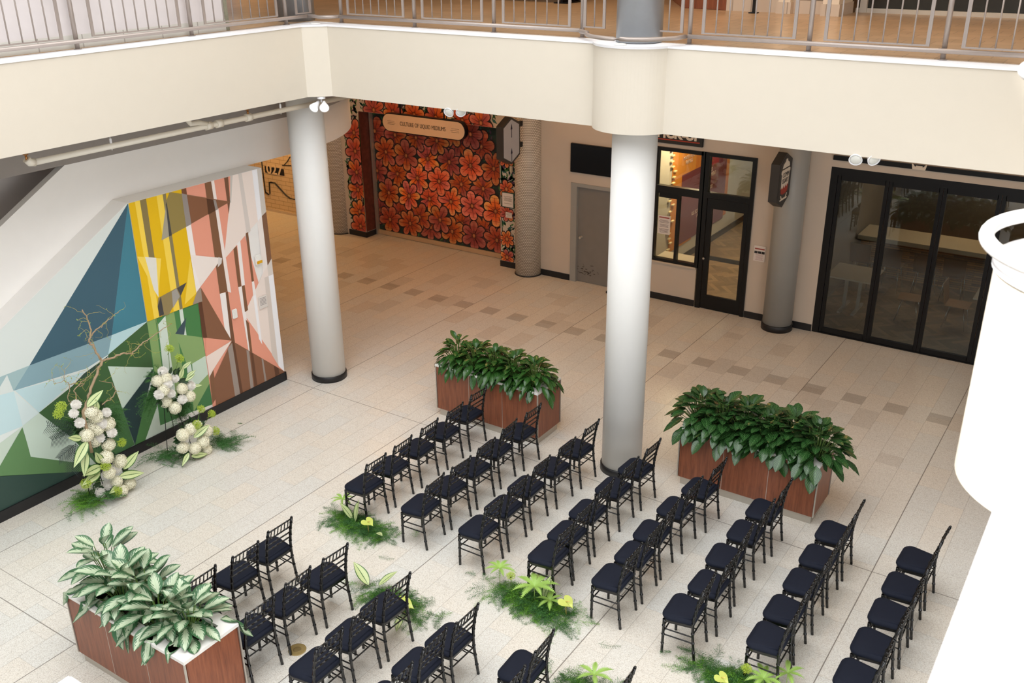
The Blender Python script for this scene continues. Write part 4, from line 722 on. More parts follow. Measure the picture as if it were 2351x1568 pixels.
# corridor graphic
t = thing('wall_graphic', 'orange and plum donor lettering graphic on the corridor wall inside the shop', 'wall graphic', (-8.295, 0, 0))
def plane(y0, y1, z0, z1, c, nm, x=.0):
    m = MB(); m.box(x, x+.008, y0, y1, z0, z1); m.build(nm, mat(nm+'_%d' % c[0], c, .6), t)
plane(18.4, 19.6, .4, 3.2, (206, 130, 40), 'panel'); plane(19.6, 21.6, .5, 3.2, (196, 112, 38), 'panel', .001); plane(18.9, 21.4, .45, 2.0, (110, 44, 52), 'panel', .009); plane(20.3, 20.9, 1.9, 2.5, (150, 36, 44), 'panel', .01)
m = MB()
for k in range(22): y = 18.38+random.uniform(-.1, .1); z = .5+k*.12; m.box(.01, .05, y-.05, y+.07, z-.012, z+.012)
m.build('tab_edges', mat('pale_tabs', (236, 216, 168), .5), t)
for (y, z, s, tx) in ((19.1, 2.9, .12, 'SCHOOL OF\nTHE ARTS'), (19.2, 2.3, .12, 'MAKER FUND\nFRIENDS'), (20.4, 1.75, .13, 'WORK\nDEVELOPMENT'), (20.3, 1.35, .12, 'PALMER FOOD\nSERVICES'), (20.2, .95, .12, 'U.S. ECONOMIC DEVELOPMENT\nADMINISTRATION')):
    text_obj('lettering', tx, s, mat('pale_lettering', (206, 178, 160), .6), face_posX(.02, y, z), t, stretch=.8)
m = MB(); m.box(-7.9, -6.95, 17.01, 17.4, .76, .8); tag(m.build('window_ledge', mat('pale_ledge', (204, 190, 170), .5)), 'pale ledge inside the pick-up window', 'ledge')
# folding glass doors
m = MB(); YD = YB+.02
def dbar(x0, x1, z0, z1, y0=YD-.02, y1=YD+.1): m.box(x0, x1, y0, y1, z0, z1)
dbar(-4.58, -4.46, 0, 3.08); dbar(-4.46, .9, 2.95, 3.08); dbar(-4.46, .9, 0, .02)
d = struct('door_3', m, M_BLKM)
xs = [-4.46, -3.60, -2.74, -1.86, -.98, -.1, .78]
for i, (a, b) in enumerate(zip(xs, xs[1:])):
    m = MB(); s_ = .055
    m.box(a+.004, a+s_+.01, YD, YD+.06, .02, 2.95); m.box(b-s_-.01, b-.004, YD, YD+.06, .02, 2.95); m.box(a+s_, b-s_, YD, YD+.06, .02, .11); m.box(a+s_, b-s_, YD, YD+.06, 2.86, 2.95)
    lf = m.build('door_leaf', M_BLKM, d)
    m = MB(); m.box(a+s_+.01, b-s_-.01, YD+.026, YD+.034, .11, 2.86); m.build('pane', M_GLASS, lf)
t = thing('sign_rail', 'black sign rail with small white emblem above the folding glass doors', 'sign', (-4.56, YB-.02, 3.25))
m = MB(); m.box(0, 5, -.03, .0, -.04, .04); m.build('rail', M_BLKM, t)
m = MB(); m.prism([(1.4+a, -.034, b) for a, b in ((-.1, -.04), (.1, -.04), (.12, .05), (.1, .05), (.06, -.0), (.05, .025), (-.05, .025), (-.06, 0), (-.1, .05), (-.12, .05))], (0, 1, 0), .004); m.build('emblem', mat('sign_white', (228, 216, 198), .6), t)
# ---- wall devices on the geometric mural
t = thing('fire_strobe', 'white fire strobe with yellow lens on the geometric mural', 'alarm', (-11.27, 9.69, 2.2))
m = MB(); m.box(-.02, .035, -.06, .06, -.075, .085, .012); m.build('housing', mat('white_plastic', (240, 238, 232), .35), t)
m = MB(); m.box(.03, .045, -.05, .055, -.05, -.005, .004); m.build('lens', mat('yellow_lens', (226, 170, 20), .3), t)
m = MB(); m.box(-11.285, -11.25, 9.065, 9.155, 1.42, 1.57, .01); tag(m.build('wall_switch', mat('white_plastic', (240, 238, 232), .35)), 'small blank white wall box on the pink mural stripes', 'switch box')
t = thing('wall_plaque', 'small white information plaque on the mural near its right end', 'plaque', (-11.275, 9.695, 1.5))
m = MB(); m.box(-.005, .012, -.085, .085, -.1, .1, .002); m.build('sheet', mat('paper_white', (226, 218, 210), .6), t)
m = MB()
for k in range(6): m.box(.012, .0135, -.07, .06, .07-k*.022-.003, .07-k*.022+.003)
m.build('text_lines', mat('ink_120_110', (120, 110, 110), .7), t)
# ---- round brass floor plates
for (x, y, r_, lb) in ((-6.38, 5.39, .095, 'round brass floor plate beside the chairs next to the variegated planter'),):
    t = thing('floor_plate', lb, 'floor plate', (x, y, .001)); m = MB(); m.lathe((0, 0, 0), [(r_, 0), (r_, .003), (r_*.9, .004)], 28); m.build('rim', mat('dull_brass', (170, 146, 92), .5, .4), t)
    m = MB(); m.lathe((0, 0, .004), [(r_*.45, 0), (r_*.45, .001), (r_*.35, .001)], 24); m.build('cap', mat('dull_brass2', (146, 124, 78), .5, .4), t)

# ================================================================== DINING ROOM BEHIND THE GLASS
PLY = mat('plywood_shell', (168, 122, 78), .45); DPLY = mat('dark_shell', (74, 52, 42), .45); CHR = mat('chrome', (200, 198, 194), .2, .9); TBL = mat('pale_table', (196, 182, 162), .45)
def cafe_chair(loc, rz, label, mt, group, h=.45):
    t = thing('cafe_chair', label, 'chair', loc, rz, group)
    m = MB(); m.box(-.21, .21, -.2, .2, h-.012, h, .005); m.build('seat', mt, t)
    m = MB(); pts = [(-.2, -.20, h), (.2, -.20, h), (.21, -.27, h+.4), (-.21, -.27, h+.4)]; m.prism(pts, (0, -1, .1), .012); m.build('backrest', mt, t)
    for sx in (-1, 1):
        for sy in (-1, 1):
            m = MB(); m.tube([(sx*.15, sy*.12, h-.015), (sx*.2, sy*.2, 0)], .009, 8); m.build('leg', CHR, t)
    return t
def table(loc, sx, sy, h, label):
    t = thing('table', label, 'table', loc)
    m = MB(); m.box(-sx/2, sx/2, -sy/2, sy/2, h-.03, h, .004); m.build('tabletop', TBL, t)
    for s in (-1, 1):
        m = MB(); m.box(s*(sx/2-.3)-.03, s*(sx/2-.3)+.03, -.03, .03, .04, h-.03); m.box(s*(sx/2-.3)-.03, s*(sx/2-.3)+.03, -sy/2+.1, sy/2-.1, 0, .04); m.build('leg', mat('pale_metal', (186, 180, 172), .4, .4), t)
    return t
table((-4.3, 18.25, .003), .86, .9, .75, 'pale table behind the leftmost folding glass door')
table((-1.55, 18.45, .003), 1.2, .9, .75, 'pale table behind the third folding glass door')
GC = 'plywood cafe chairs at the tables behind the glass'
cafe_chair((-3.25, 18.3, .003), RAD(95), 'light plywood cafe chair right of the left table behind the glass', PLY, GC)
cafe_chair((-2.42, 18.4, .003), RAD(-90), 'light plywood cafe chair left of the right table behind the glass', PLY, GC)
for i, (x, lb) in enumerate(((-4.55, 'leftmost'), (-3.95, 'second from left'), (-3.3, 'third from left'), (-2.75, 'fourth from left'), (-1.95, 'rightmost'))):
    cafe_chair((x, 19.75, .003), 0, 'dark tall-backed chair, %s of those facing the long counter behind the glass' % lb, DPLY, 'dark chairs along the counter', .55)
t = thing('counter', 'long pale counter with stacked wood front inside the dining room', 'counter', (-2.0, 20.6, .003))
m = MB(); m.box(-2.8, 2.9, -.45, .45, .84, .93, .004); m.build('counter_top', mat('counter_cream', (214, 194, 164), .45), t)
m = MB(); m.box(-2.8, 2.9, -.1, .1, 0, .84); m.build('front_panel', tile_mat('stacked_wood', (196, 140, 84), (110, 74, 50), (50, 34, 26), .42, .045, .004, .5, 'xz'), t)
table((-.9, 21.9, .003), 1.6, 1.0, .95, 'orange-lit table beyond the long counter')

# ================================================================== PLANTERS
def planter(x0, x1, y0, y1, label, soil=True):
    h = .86; t = thing('planter', label, 'planter', ((x0+x1)/2, (y0+y1)/2, 0)); X, Y = (x1-x0)/2, (y1-y0)/2
    m = MB(); m.box(-X+.03, X-.03, -Y+.03, Y-.03, 0, .12); m.build('plinth', M_ALU, t)
    for k in range(3):
        a = -X+.012+k*(2*X-.024)/3; b = a+(2*X-.024)/3
        for s, nm in ((-1, 'side_panel'), (1, 'side_panel')):
            m = MB(); m.box(a+.003, b-.003, min(s*Y, s*(Y-.02)), max(s*Y, s*(Y-.02)), .12, h-.035); m.build(nm, M_WOOD, t)
    for s in (-1, 1):
        m = MB(); m.box(min(s*X, s*(X-.02)), max(s*X, s*(X-.02)), -Y+.022, Y-.022, .12, h-.035); m.build('end_panel', M_WOOD, t)
    m = MB()
    for sx in (-1, 1):
        for sy in (-1, 1): m.box(sx*X-.008, sx*X+.008, sy*Y-.008, sy*Y+.008, .12, h-.035)
    m.box(-X+.02, X-.02, -Y+.02, Y-.02, .12, .3)
    for k in (1, 2):
        a = -X+.012+k*(2*X-.024)/3; m.box(a-.003, a+.003, -Y-.001, -Y+.02, .12, h-.035); m.box(a-.003, a+.003, Y-.02, Y+.001, .12, h-.035)
    m.build('metal_edge', M_ALU, t)
    m = MB(); w_ = .125; z0, z1 = h-.035, h; e = .006
    m.box(-X-e, X+e, -Y-e, -Y+w_, z0, z1); m.box(-X-e, X+e, Y-w_, Y+e, z0, z1); m.box(-X-e, -X+w_, -Y+w_, Y-w_, z0, z1); m.box(X-w_, X+e, -Y+w_, Y-w_, z0, z1)
    m.build('rim', M_RIM, t)
    m = MB(); n = 14
    for i in range(n):
        for j in range(6):
            f = lambda i_, j_: (-X+.1+(2*X-.2)*i_/n, -Y+.1+(2*Y-.2)*j_/6, h-.12+.012*sin(i_*3.1+j_*2.3))
            m.face([f(i, j), f(i+1, j), f(i+1, j+1), f(i, j+1)], None, True)
    bmesh.ops.remove_doubles(m.bm, verts=m.bm.verts, dist=.0005); m.build('soil', M_SOIL, t)
planter(-8.15, -6.345, 4.045, 4.68, 'mahogany panelled planter with silver variegated plants, bottom left')
planter(-8.385, -6.555, 10.39, 11.02, 'mahogany panelled planter with small glossy leaves, left of the middle column')
planter(-4.43, -2.585, 10.56, 11.2, 'mahogany panelled planter with patterned dark leaves, right of the middle column')

def bush(name, label, group, loc, n, L, W, hgt, mt, mt_stem, lean=(0, 0), spread=.22, droop=.35, wav=0., nv=7, top=62, bot=28, power=.8, box=None):
    t = thing(name, label, 'plant', loc, 0, group); m = MB(); st = MB()
    for i in range(n):
        k = (i+.5)/n; a = i*2.399963+random.uniform(-.35, .35)
        z = hgt*(.12+.9*(1-k)**.8)*random.uniform(.85, 1.12); rad = spread*(.12+.95*k**.7)*random.uniform(.8, 1.15)
        b = Vector((rad*cos(a)+lean[0]*(1-k), rad*sin(a)+lean[1]*(1-k), z+.02))
        el = RAD(top)-RAD(top+bot)*k**.8-.15*random.random()
        d = Vector((cos(a)*cos(el), sin(a)*cos(el), sin(el)))
        l = L*random.uniform(.78, 1.15)
        m.leaf(b, d, (0, 0, 1), l, W*l/L*random.uniform(.88, 1.1), droop*random.uniform(.7, 1.4), .12, 4, nv, .9, wav, power)
        st.tube([(b.x*.15, b.y*.15, -.1), (b.x*.5, b.y*.5, z*.55), tuple(b)], .0045, 5, False)
    X, Y, cx, cy = box
    for v in m.bm.verts:
        wx, wy, wz = v.co.x+loc[0]-cx, v.co.y+loc[1]-cy, v.co.z+loc[2]
        if wz < .873 and abs(wx) < X+.014 and abs(wy) < Y+.014 and (abs(wx) > X-.13 or abs(wy) > Y-.13): v.co.z = .873-loc[2]
        elif wz < .77 and abs(wx) < X and abs(wy) < Y: v.co.z = .77-loc[2]
    m.build('foliage', mt, t); st.build('stems', mt_stem, t); return t
bands = ('leftmost', 'second from left', 'middle', 'fourth from left', 'rightmost')
for i in range(5):
    bush('variegated_plant', 'silver-green variegated plant, %s in the bottom left planter' % bands[i], 'variegated plants in the bottom left planter',
         (-7.93+i*.30, 4.38+.05*(-1)**i, .745), 32, .31, .15, .50-.05*i, M_AGLA, M_STEM, (random.uniform(-.06, .06), 0), .25, .16, box=(.903, .318, -7.2475, 4.3625))
for i in range(5):
    bush('glossy_leaf_plant', 'small dark glossy leaf plant, %s in the planter left of the middle column' % bands[i], 'glossy plants in the planter left of the middle column',
         (-8.14+i*.345, 10.66, .75), 96, .215, .09, .40, M_CAL2, M_STEM, (0, -.03), .25, .22, .1, 6, 50, 42, box=(.915, .315, -7.47, 10.705))
for i in range(6):
    nm = ('leftmost', 'second from left', 'third from left', 'third from right', 'second from right', 'rightmost')[i]
    bush('patterned_leaf_plant', 'dark green patterned leaf plant, %s in the planter right of the middle column' % nm, 'patterned plants in the planter right of the middle column',
         (-4.25+i*.31, 10.84+.03*(-1)**i, .75), 100, .23, .13, .47, M_CALA, M_STEM, (0, -.03), .33, .15, .05, 6, 50, 36, box=(.9225, .32, -3.5075, 10.88))

# ================================================================== CHIAVARI CHAIRS
def chiavari(label, group):
    """origin between the four feet; faces -X"""
    t = thing('chiavari_chair', label, 'chair', (0, 0, 0), 0, group)
    def bamboo(pts, r, nodes, seg=8):
        """tube through pts with little rings at the node heights (fractions)"""
        P = [Vector(p) for p in pts]; T = []; n = 26
        L = [0]
        for a, b in zip(P, P[1:]): L.append(L[-1]+(b-a).length)
        def at(s):
            s *= L[-1]
            for i in range(len(P)-1):
                if s <= L[i+1]+1e-9: return P[i].lerp(P[i+1], (s-L[i])/(L[i+1]-L[i]))
            return P[-1]
        fr = sorted(set([0, 1]+[i/10 for i in range(1, 10)]+[x+dx for x in nodes for dx in (-.012, -.006, .006, .012)]))
        fr = [x for x in fr if 0 <= x <= 1]; rs = [r*1.28 if any(abs(x-q) < .008 for q in nodes) else r for x in fr]
        return MB().tube([at(x) for x in fr], rs, seg)
    # front legs
    for s in (-1, 1):
        m = bamboo([(-.172, s*.197, 0), (-.170, s*.195, .43)], .0155, (.28, .55, .8)); m.build('leg', M_CHAIR, t)
    # rear legs running up into the back posts
    for s in (-1, 1):
        m = bamboo([(.18, s*.189, 0), (.158, s*.186, .16), (.140, s*.182, .32), (.134, s*.180, .44), (.143, s*.177, .56), (.172, s*.174, .74), (.216, s*.171, .905)], .0155, (.13, .26, .39, .52, .62, .72, .82, .92), 8)
        m.lathe((.2185, s*.171, .905), [(.008, 0), (.0125, .006), (.013, .012), (.008, .018), (.001, .02)], 10); m.build('leg', M_CHAIR, t)
    # seat frame: trapezoid with rounded front corners
    def outline(e, z, k=5):
        p = []
        for s in (-1, 1):
            cx, cy, R = -.195+.085, s*(.215-.085), .085+e
            a = [pi/2*1+pi/2*i/k for i in range(k+1)] if s == 1 else [pi+pi/2*i/k for i in range(k+1)]
            if s == -1: a = a
            p.append([(cx+R*cos(q), cy+R*sin(q), z) for q in a])
        fr = p[1]+p[0]
        return fr + [(.132+e, -.178-e*.5, z), (.132+e, .178+e*.5, z)]
    m = MB(); m.prism(outline(0, .412), (0, 0, 1), .032); m.build('seat_frame', M_CHAIR, t)
    m = MB(); lv = [(-.004, .444), (.008, .448), (.014, .462), (.013, .476), (.002, .489), (-.016, .496), (-.05, .502), (-.11, .507)]
    rings = [[m.bm.verts.new((c[0] if e > -.04 else c[0]*(1+e*2)+.0, c[1] if e > -.04 else c[1]*(1+e*2), c[2])) for c in (outline(e, z) if e > -.04 else outline(0, z))] for e, z in lv]
    n = len(rings[0])
    for a, b in zip(rings, rings[1:]):
        for i in range(n): f = m.bm.faces.new((a[i], a[(i+1) % n], b[(i+1) % n], b[i])); f.smooth = True
    m.bm.faces.new(rings[0][::-1]); f = m.bm.faces.new(rings[-1]); f.smooth = True
    m.build('seat_cushion', M_SEAT, t)
    # back rails: x follows the posts
    def bx(z): return .134+(z-.44)*.09/.12 if z < .56 else (.143+(z-.56)*.029/.18 if z < .74 else .172+(z-.74)*.044/.165)
    for z, nm in ((.888, 'crest_rail'), (.775, 'back_rail'), (.695, 'back_rail'), (.625, 'back_rail')):
        w_ = .178-(z-.5)*.016; x = bx(z)
        bamboo([(x, -w_, z), (x, w_, z)], .0088, (.2, .4, .6, .8), 8).build(nm, M_CHAIR, t)
    for i in range(6):
        y = -.125+.05*i; bamboo([(bx(.775), y, .775), (bx(.888), y*.98, .888)], .0062, (.35, .65), 6).build('spindle', M_CHAIR, t)
    for s in (-1, 1):
        for z in (.31, .235): bamboo([(-.171, s*.196, z), (.144+.02*(z < .3), s*.184, z)], .0078, (.25, .5, .75), 6).build('stretcher', M_CHAIR, t)
    for z in (.335, .26): bamboo([(-.171, -.196, z), (-.171, .196, z)], .0078, (.25, .5, .75), 6).build('stretcher', M_CHAIR, t)
    bamboo([(.141, -.183, .335), (.141, .183, .335)], .0078, (.25, .5, .75), 6).build('stretcher', M_CHAIR, t)
    for k, s in enumerate((-1, 1)):
        bamboo([(.141, s*.07, .335), (-.171, s*.1, .335)], .006, (.3, .7), 6).build('stretcher', M_CHAIR, t)
    return t
ROW = ['', 'front row nearest the mural', 'second row from the mural', 'third row from the mural', 'fourth row from the mural', 'fifth row from the mural', 'sixth row from the mural', 'seventh row from the mural', 'last row, farthest from the mural']
FARC = {'a': 'aisle seat', 'b': 'second seat from the aisle', 'c': 'centre seat', 'd': 'fourth seat from the aisle', 'e': 'seat farthest from the aisle'}
NEARC_ = {'x': 'third seat from the aisle', 'y': 'second seat from the aisle', 'z': 'aisle seat'}
proto = None
for key, x, y, a in CHAIRS:
    c, r_ = key[0], int(key[1])
    if c in FARC: lb, gp = 'black chair, far block, %s, %s' % (ROW[r_], FARC[c]), 'black banquet chairs in the far block'
    else: lb, gp = 'black chair, near block, %s, %s' % (ROW[r_], NEARC_[c]), 'black banquet chairs in the near block'
    th = RAD(a); ox, oy = -.18, .189
    loc = (x+ox*cos(th)-oy*sin(th), y+ox*sin(th)+oy*cos(th), 0)
    if proto is None: proto = chiavari(lb, gp); proto.location = loc; proto.rotation_euler = (0, 0, th)
    else: dup(proto, loc, th, lb, gp)

# ================================================================== FLOWERS
def me_of(mb, name, m):
    bmesh.ops.recalc_face_normals(mb.bm, faces=mb.bm.faces); me = bpy.data.meshes.new(name); mb.bm.to_mesh(me); mb.bm.free(); me.materials.append(m); return me
def hyd_mesh(R_=.076, n=110, seed=1):
    rd = random.Random(seed); m = MB()
    m.lathe((0, 0, 0), [(.001, -R_*.7), (R_*.6, -R_*.5), (R_*.82, 0), (R_*.6, R_*.5), (.001, R_*.78)], 12)
    for i in range(n):
        z = 1-2*(i+.5)/n; ph = i*2.39996; r = (1-z*z)**.5; d = Vector((r*cos(ph), r*sin(ph), z)); c = d*R_*rd.uniform(.92, 1.08)
        q = d.to_track_quat('Z', 'Y'); rot = rd.uniform(0, 1.5); s = R_*.26
        for k in range(4):
            a = rot+k*pi/2
            P = [Vector((0, 0, 0)), Vector((cos(a-.5)*s*.8, sin(a-.5)*s*.8, s*.16)), Vector((cos(a)*s*1.15, sin(a)*s*1.15, s*.1)), Vector((cos(a+.5)*s*.8, sin(a+.5)*s*.8, s*.16))]
            m.face([c+q @ p for p in P])
    return me_of(m, 'hydrangea', M_HYD)
def mum_mesh(R_=.068, n=170, seed=2):
    rd = random.Random(seed); m = MB(); m.lathe((0, 0, 0), [(.001, -R_*.5), (R_*.5, -R_*.3), (R_*.66, .05*R_), (R_*.5, R_*.45), (.001, R_*.66)], 14)
    for i in range(n):
        z = 1-1.55*(i+.5)/n; ph = i*2.39996; r = max(0, 1-z*z)**.5; d = Vector((r*cos(ph), r*sin(ph), z)).normalized()
        L = R_*rd.uniform(.82, 1.1); side = d.cross(Vector((0, 0, 1)))
        side = side.normalized() if side.length > .01 else Vector((1, 0, 0)); w_ = R_*.1
        a, b, c = d*L*.25, d*L*.75+Vector((0, 0, 1))*R_*.05, d*L+Vector((0, 0, 1))*R_*.16
        m.face([a-side*w_*.5, b-side*w_, c, b+side*w_, a+side*w_*.5])
    return me_of(m, 'chrysanthemum', M_MUM)
def ammi_mesh(R_=.055, seed=3):
    rd = random.Random(seed); m = MB()
    for i in range(42):
        a = i*2.39996; k = ((i+.5)/42)**.5; tip = Vector((cos(a)*R_*k, sin(a)*R_*k, R_*.55*(1-k*k)+R_*.3))
        m.tube([(0, 0, -R_*.4), tuple(tip)], .0016, 3, False)
        for _ in range(7):
            o = Vector([rd.gauss(0, R_*.1) for _ in range(3)])+tip; s = R_*.075
            m.face([o+Vector((s, 0, 0)), o+Vector((0, s, s*.4)), o+Vector((-s, 0, 0)), o+Vector((0, -s, s*.4))])
    m.tube([(0, 0, -R_*2.2), (0, 0, -R_*.4)], .003, 5)
    return me_of(m, 'green_umbel', M_AMMI)
def fern_frond(m, base, d, L, rd, wid=.3, nb=13, needle=.015):
    d = Vector(d).normalized(); side = d.cross(Vector((0, 0, 1)))
    side = side.normalized() if side.length > .05 else Vector((1, 0, 0)); b0 = Vector(base); pts = []
    for i in range(7): v = i/6; pts.append(b0+d*L*v-Vector((0, 0, 1))*L*.35*v*v+side*L*.05*sin(v*4))
    m.tube(pts, .0014, 3, False)
    for i in range(nb):
        v = (i+1)/(nb+.5); k = v*6; j = min(5, int(k)); p = pts[j].lerp(pts[j+1], k-j)
        for s in (-1, 1):
            bl = L*wid*(1-v*.75)*rd.uniform(.7, 1.15); bd = (side*s+d*.65+Vector((0, 0, rd.uniform(-.35, .45)))).normalized()
            n2 = max(5, int(bl/.0058))
            for q in range(n2):
                c = p+bd*bl*(q+.5)/n2
                nd = (bd*.5+Vector([rd.uniform(-1, 1) for _ in range(3)])).normalized()*needle; e = nd.cross(bd)
                e = e.normalized()*.0022 if e.length > 1e-6 else side*.0022
                m.face([c-e, c+e, c+nd+e*.3])
def fern_clump(name, parent, base, n, L, m_, seed, lo=-.1, hi=1.0, rx=.05, a0=0, a1=2*pi, wid=.3):
    rd = random.Random(seed); m = MB()
    for i in range(n):
        a = rd.uniform(a0, a1); el = rd.uniform(lo, hi)
        b = Vector(base)+Vector((rd.gauss(0, rx), rd.gauss(0, rx), rd.uniform(0, .02)))
        b.z = max(b.z, .01)
        fern_frond(m, b, (cos(a)*cos(el), sin(a)*cos(el), sin(el)), L*rd.uniform(.6, 1.15), rd, wid)
    for v in m.bm.verts:
        if v.co.z < .004-(0 if parent is None else 0): v.co.z = .004+abs(v.co.z)*.05
    return m.build(name, m_, parent, normals=False)
HM = [hyd_mesh(seed=i) for i in range(3)]; MM = [mum_mesh(seed=i) for i in range(3)]; AM = [ammi_mesh(seed=i) for i in range(2)]
def bloom(name, me, p, parent, toward, s=1.0):
    o = bpy.data.objects.new(name, me); COL.objects.link(o); o.parent = parent; o.location = Vector(p)
    q = Vector(toward).to_track_quat('Z', 'Y'); o.rotation_euler = (q @ Matrix.Rotation(random.uniform(0, 6), 3, 'Z').to_quaternion()).to_euler(); o.scale = (s, s, s); return o
def arrangement(key, label, stand=None, center=None):
    A = ARR[key]; t = thing('flower_arrangement', label, 'flower arrangement'); C_ = Vector(center)
    for k, nm, mm, s0 in (('hyd', 'hydrangea', HM, 1.05), ('mum', 'chrysanthemum', MM, 1.05), ('green', 'green_umbel', AM, 1.15)):
        for i, p in enumerate(A[k]):
            d = Vector((1, -.35, .55))+(Vector(p)-C_)*1.2; bloom(nm, mm[i % len(mm)], p, t, d, s0*random.uniform(.92, 1.1))
    m = MB()
    for p in A['hyd']+A['mum']+A['green']: 
        b = C_+(Vector(p)-C_)*.35+Vector((-.05, .02, -.04)); b.z = max(b.z, .02); m.tube([tuple(b), tuple(Vector(p)*.98+b*.02+Vector((-.02, 0, -.02)))], .004, 5)
    m.build('stems', M_STEM, t)
    for a, b in A['leaf']:
        a, b = Vector(a), Vector(b); L = (b-a).length*1.15; m = MB(); d = b-a
        m.leaf(a, d, Vector((1, -.5, .7)), L, L*.36, .08, .1, 6, 10, .75); m.build('striped_leaf', M_DIEF, t)
    m = MB()
    for i in range(44):
        a = random.uniform(0, 2*pi); p = C_+Vector((-.06, cos(a)*.16, sin(a)*.2)); p.z = max(p.z, .05)
        m.leaf(p, (random.uniform(-.2, .5), cos(a), sin(a)), (1, 0, .3), random.uniform(.1, .17), .06, .1)
    for v in m.bm.verts: v.co.z = max(v.co.z, .006)
    m.build('dark_leaves', M_DARKL, t)
    for a, b in A['palm']:
        a, b = Vector(a), Vector(b); m = MB(); d = (b-a); L = d.length; d.normalize(); sd = d.cross(Vector((1, -.3, .3))).normalized()
        m.tube([tuple(a), tuple(b)], .0025, 5)
        for i in range(16):
            for s in (-1, 1):
                p = a+d*L*(i+1)/17; q = (d*.75+sd*s).normalized(); l = L*.42*(1-abs(i/16-.35)*.6)
                e = q.cross(Vector((1, 0, 0))).normalized()*.004
                m.face([p-e, p+e, p+q*l*.6+e*.9-Vector((0, 0, .01)), p+q*l-Vector((0, 0, .03)), p+q*l*.6-e*.9-Vector((0, 0, .01))])
        m.build('palm_frond', M_PALM, t, normals=False)
    for i, p in enumerate(A['fern']):
        d = Vector(p)-C_; m = MB(); rd = random.Random(i*7+len(key))
        for _ in range(15):
            fern_frond(m, C_+d*.45+Vector((-.05, rd.gauss(0, .03), rd.gauss(0, .03))), d.normalized()+Vector((rd.uniform(-.2, .3), rd.uniform(-.35, .35), rd.uniform(-.55, .25))), rd.uniform(.2, .34), rd, .34)
        for v in m.bm.verts:
            v.co.x = max(v.co.x, -11.26); v.co.z = max(v.co.z, .005)
        m.build('asparagus_fern', M_FERN, t, normals=False)
    if stand:
        m = MB()
        for (x, y), (x2, y2), z in stand: m.tube([(x, y, .003), (x2, y2, z)], .0055, 8)
        m.build('stand', M_BLKM, t)
    return t
mean = lambda k: tuple(sum(p[i] for p in ARR[k]['hyd']+ARR[k]['mum'])/len(ARR[k]['hyd']+ARR[k]['mum']) for i in range(3))
cL, cLl, cR, cRl = mean('L_up'), mean('L_low'), mean('R_up'), mean('R_low')
tL = arrangement('L_up', 'tall white flower arrangement with curly willow branches before the green mural triangles', [((-10.72, 5.92), (-10.7, 5.98), cL[2]), ((-10.66, 6.12), (-10.68, 6.04), cL[2]), ((-10.86, 6.08), (-10.72, 6.02), cL[2])], cL)
tLl = arrangement('L_low', 'white flowers and striped leaves on the floor below the willow arrangement', None, cLl)
arrangement('R_up', 'raised white flower cluster on thin black stand before the green mural stripes', [((-10.93, 7.32), (-10.85, 7.36), cR[2]), ((-11.10, 7.62), (-10.85, 7.40), cR[2]), ((-10.72, 7.6), (-10.8, 7.42), cR[2])], cR)
tRl = arrangement('R_low', 'white hydrangeas and ferns on the floor at the foot of the raised cluster', None, cRl)
fern_clump('asparagus_fern', tLl, (-10.72, 5.86, .06), 60, .30, M_FERN2, 11, -.1, .8, .09)
fern_clump('asparagus_fern', tLl, (-10.55, 6.0, .1), 30, .26, M_FERN, 12, -.1, .9, .12)
fern_clump('asparagus_fern', tRl, (-10.78, 7.25, .05), 44, .3, M_FERN, 13, -.1, .7, .08)
fern_clump('asparagus_fern', tRl, (-10.45, 7.85, .05), 44, .34, M_FERN, 14, -.1, .5, .09, 0, 2.6)
# willow
def wiggle(pts, r0, r1, amp, seed, n=5):
    rd = random.Random(seed); P = [Vector(p) for p in pts]; o = []
    for a, b in zip(P, P[1:]):
        for k in range(n): o.append(a.lerp(b, k/n)+Vector([rd.gauss(0, amp) for _ in range(3)]))
    o.append(P[-1]); N = len(o); return o, [r0+(r1-r0)*i/(N-1) for i in range(N)]
m = MB(); lv = MB(); tw = MB(); rd = random.Random(3)
for i, b in enumerate(BR):
    r0 = (.021, .013, .010, .009, .009, .006, .006)[i]; p, r = wiggle(b, r0, r0*.35, .006, i); m.tube(p, r, 7)
    for j in range(3, len(p), 2):
        if rd.random() < (.75 if i in (1, 2) else .5) or (i == 0 and j > len(p)*.55):
            if i == 0 and j < len(p)*.35: continue
            q = p[j].copy(); d = Vector((rd.uniform(-.5, .3), rd.uniform(-1, 1), rd.uniform(-.9, .9))).normalized(); c = [q.copy()]; L = rd.randint(5, 10)
            for k in range(L):
                d = (d+Vector((rd.gauss(0, .4), rd.gauss(0, .55), rd.gauss(-.05, .5)))).normalized(); q = q+d*.035; q.x = min(-10.2, max(q.x, -11.1)); c.append(q.copy())
                if rd.random() < .45:
                    e = Vector([rd.uniform(-1, 1) for _ in range(3)]).normalized(); f = e.cross(d).normalized()*.0045
                    lv.face([q, q+e*.012+f, q+e*.028, q+e*.012-f])
            tw.tube(c, [.0026-.0016*k/len(c) for k in range(len(c))], 4, False)
m.build('willow_branch', M_BARK, tL); tw.build('willow_twigs', M_TWIG, tL); lv.build('willow_leaves', mat('willow_leaf', (150, 176, 60), .5), tL, normals=False)

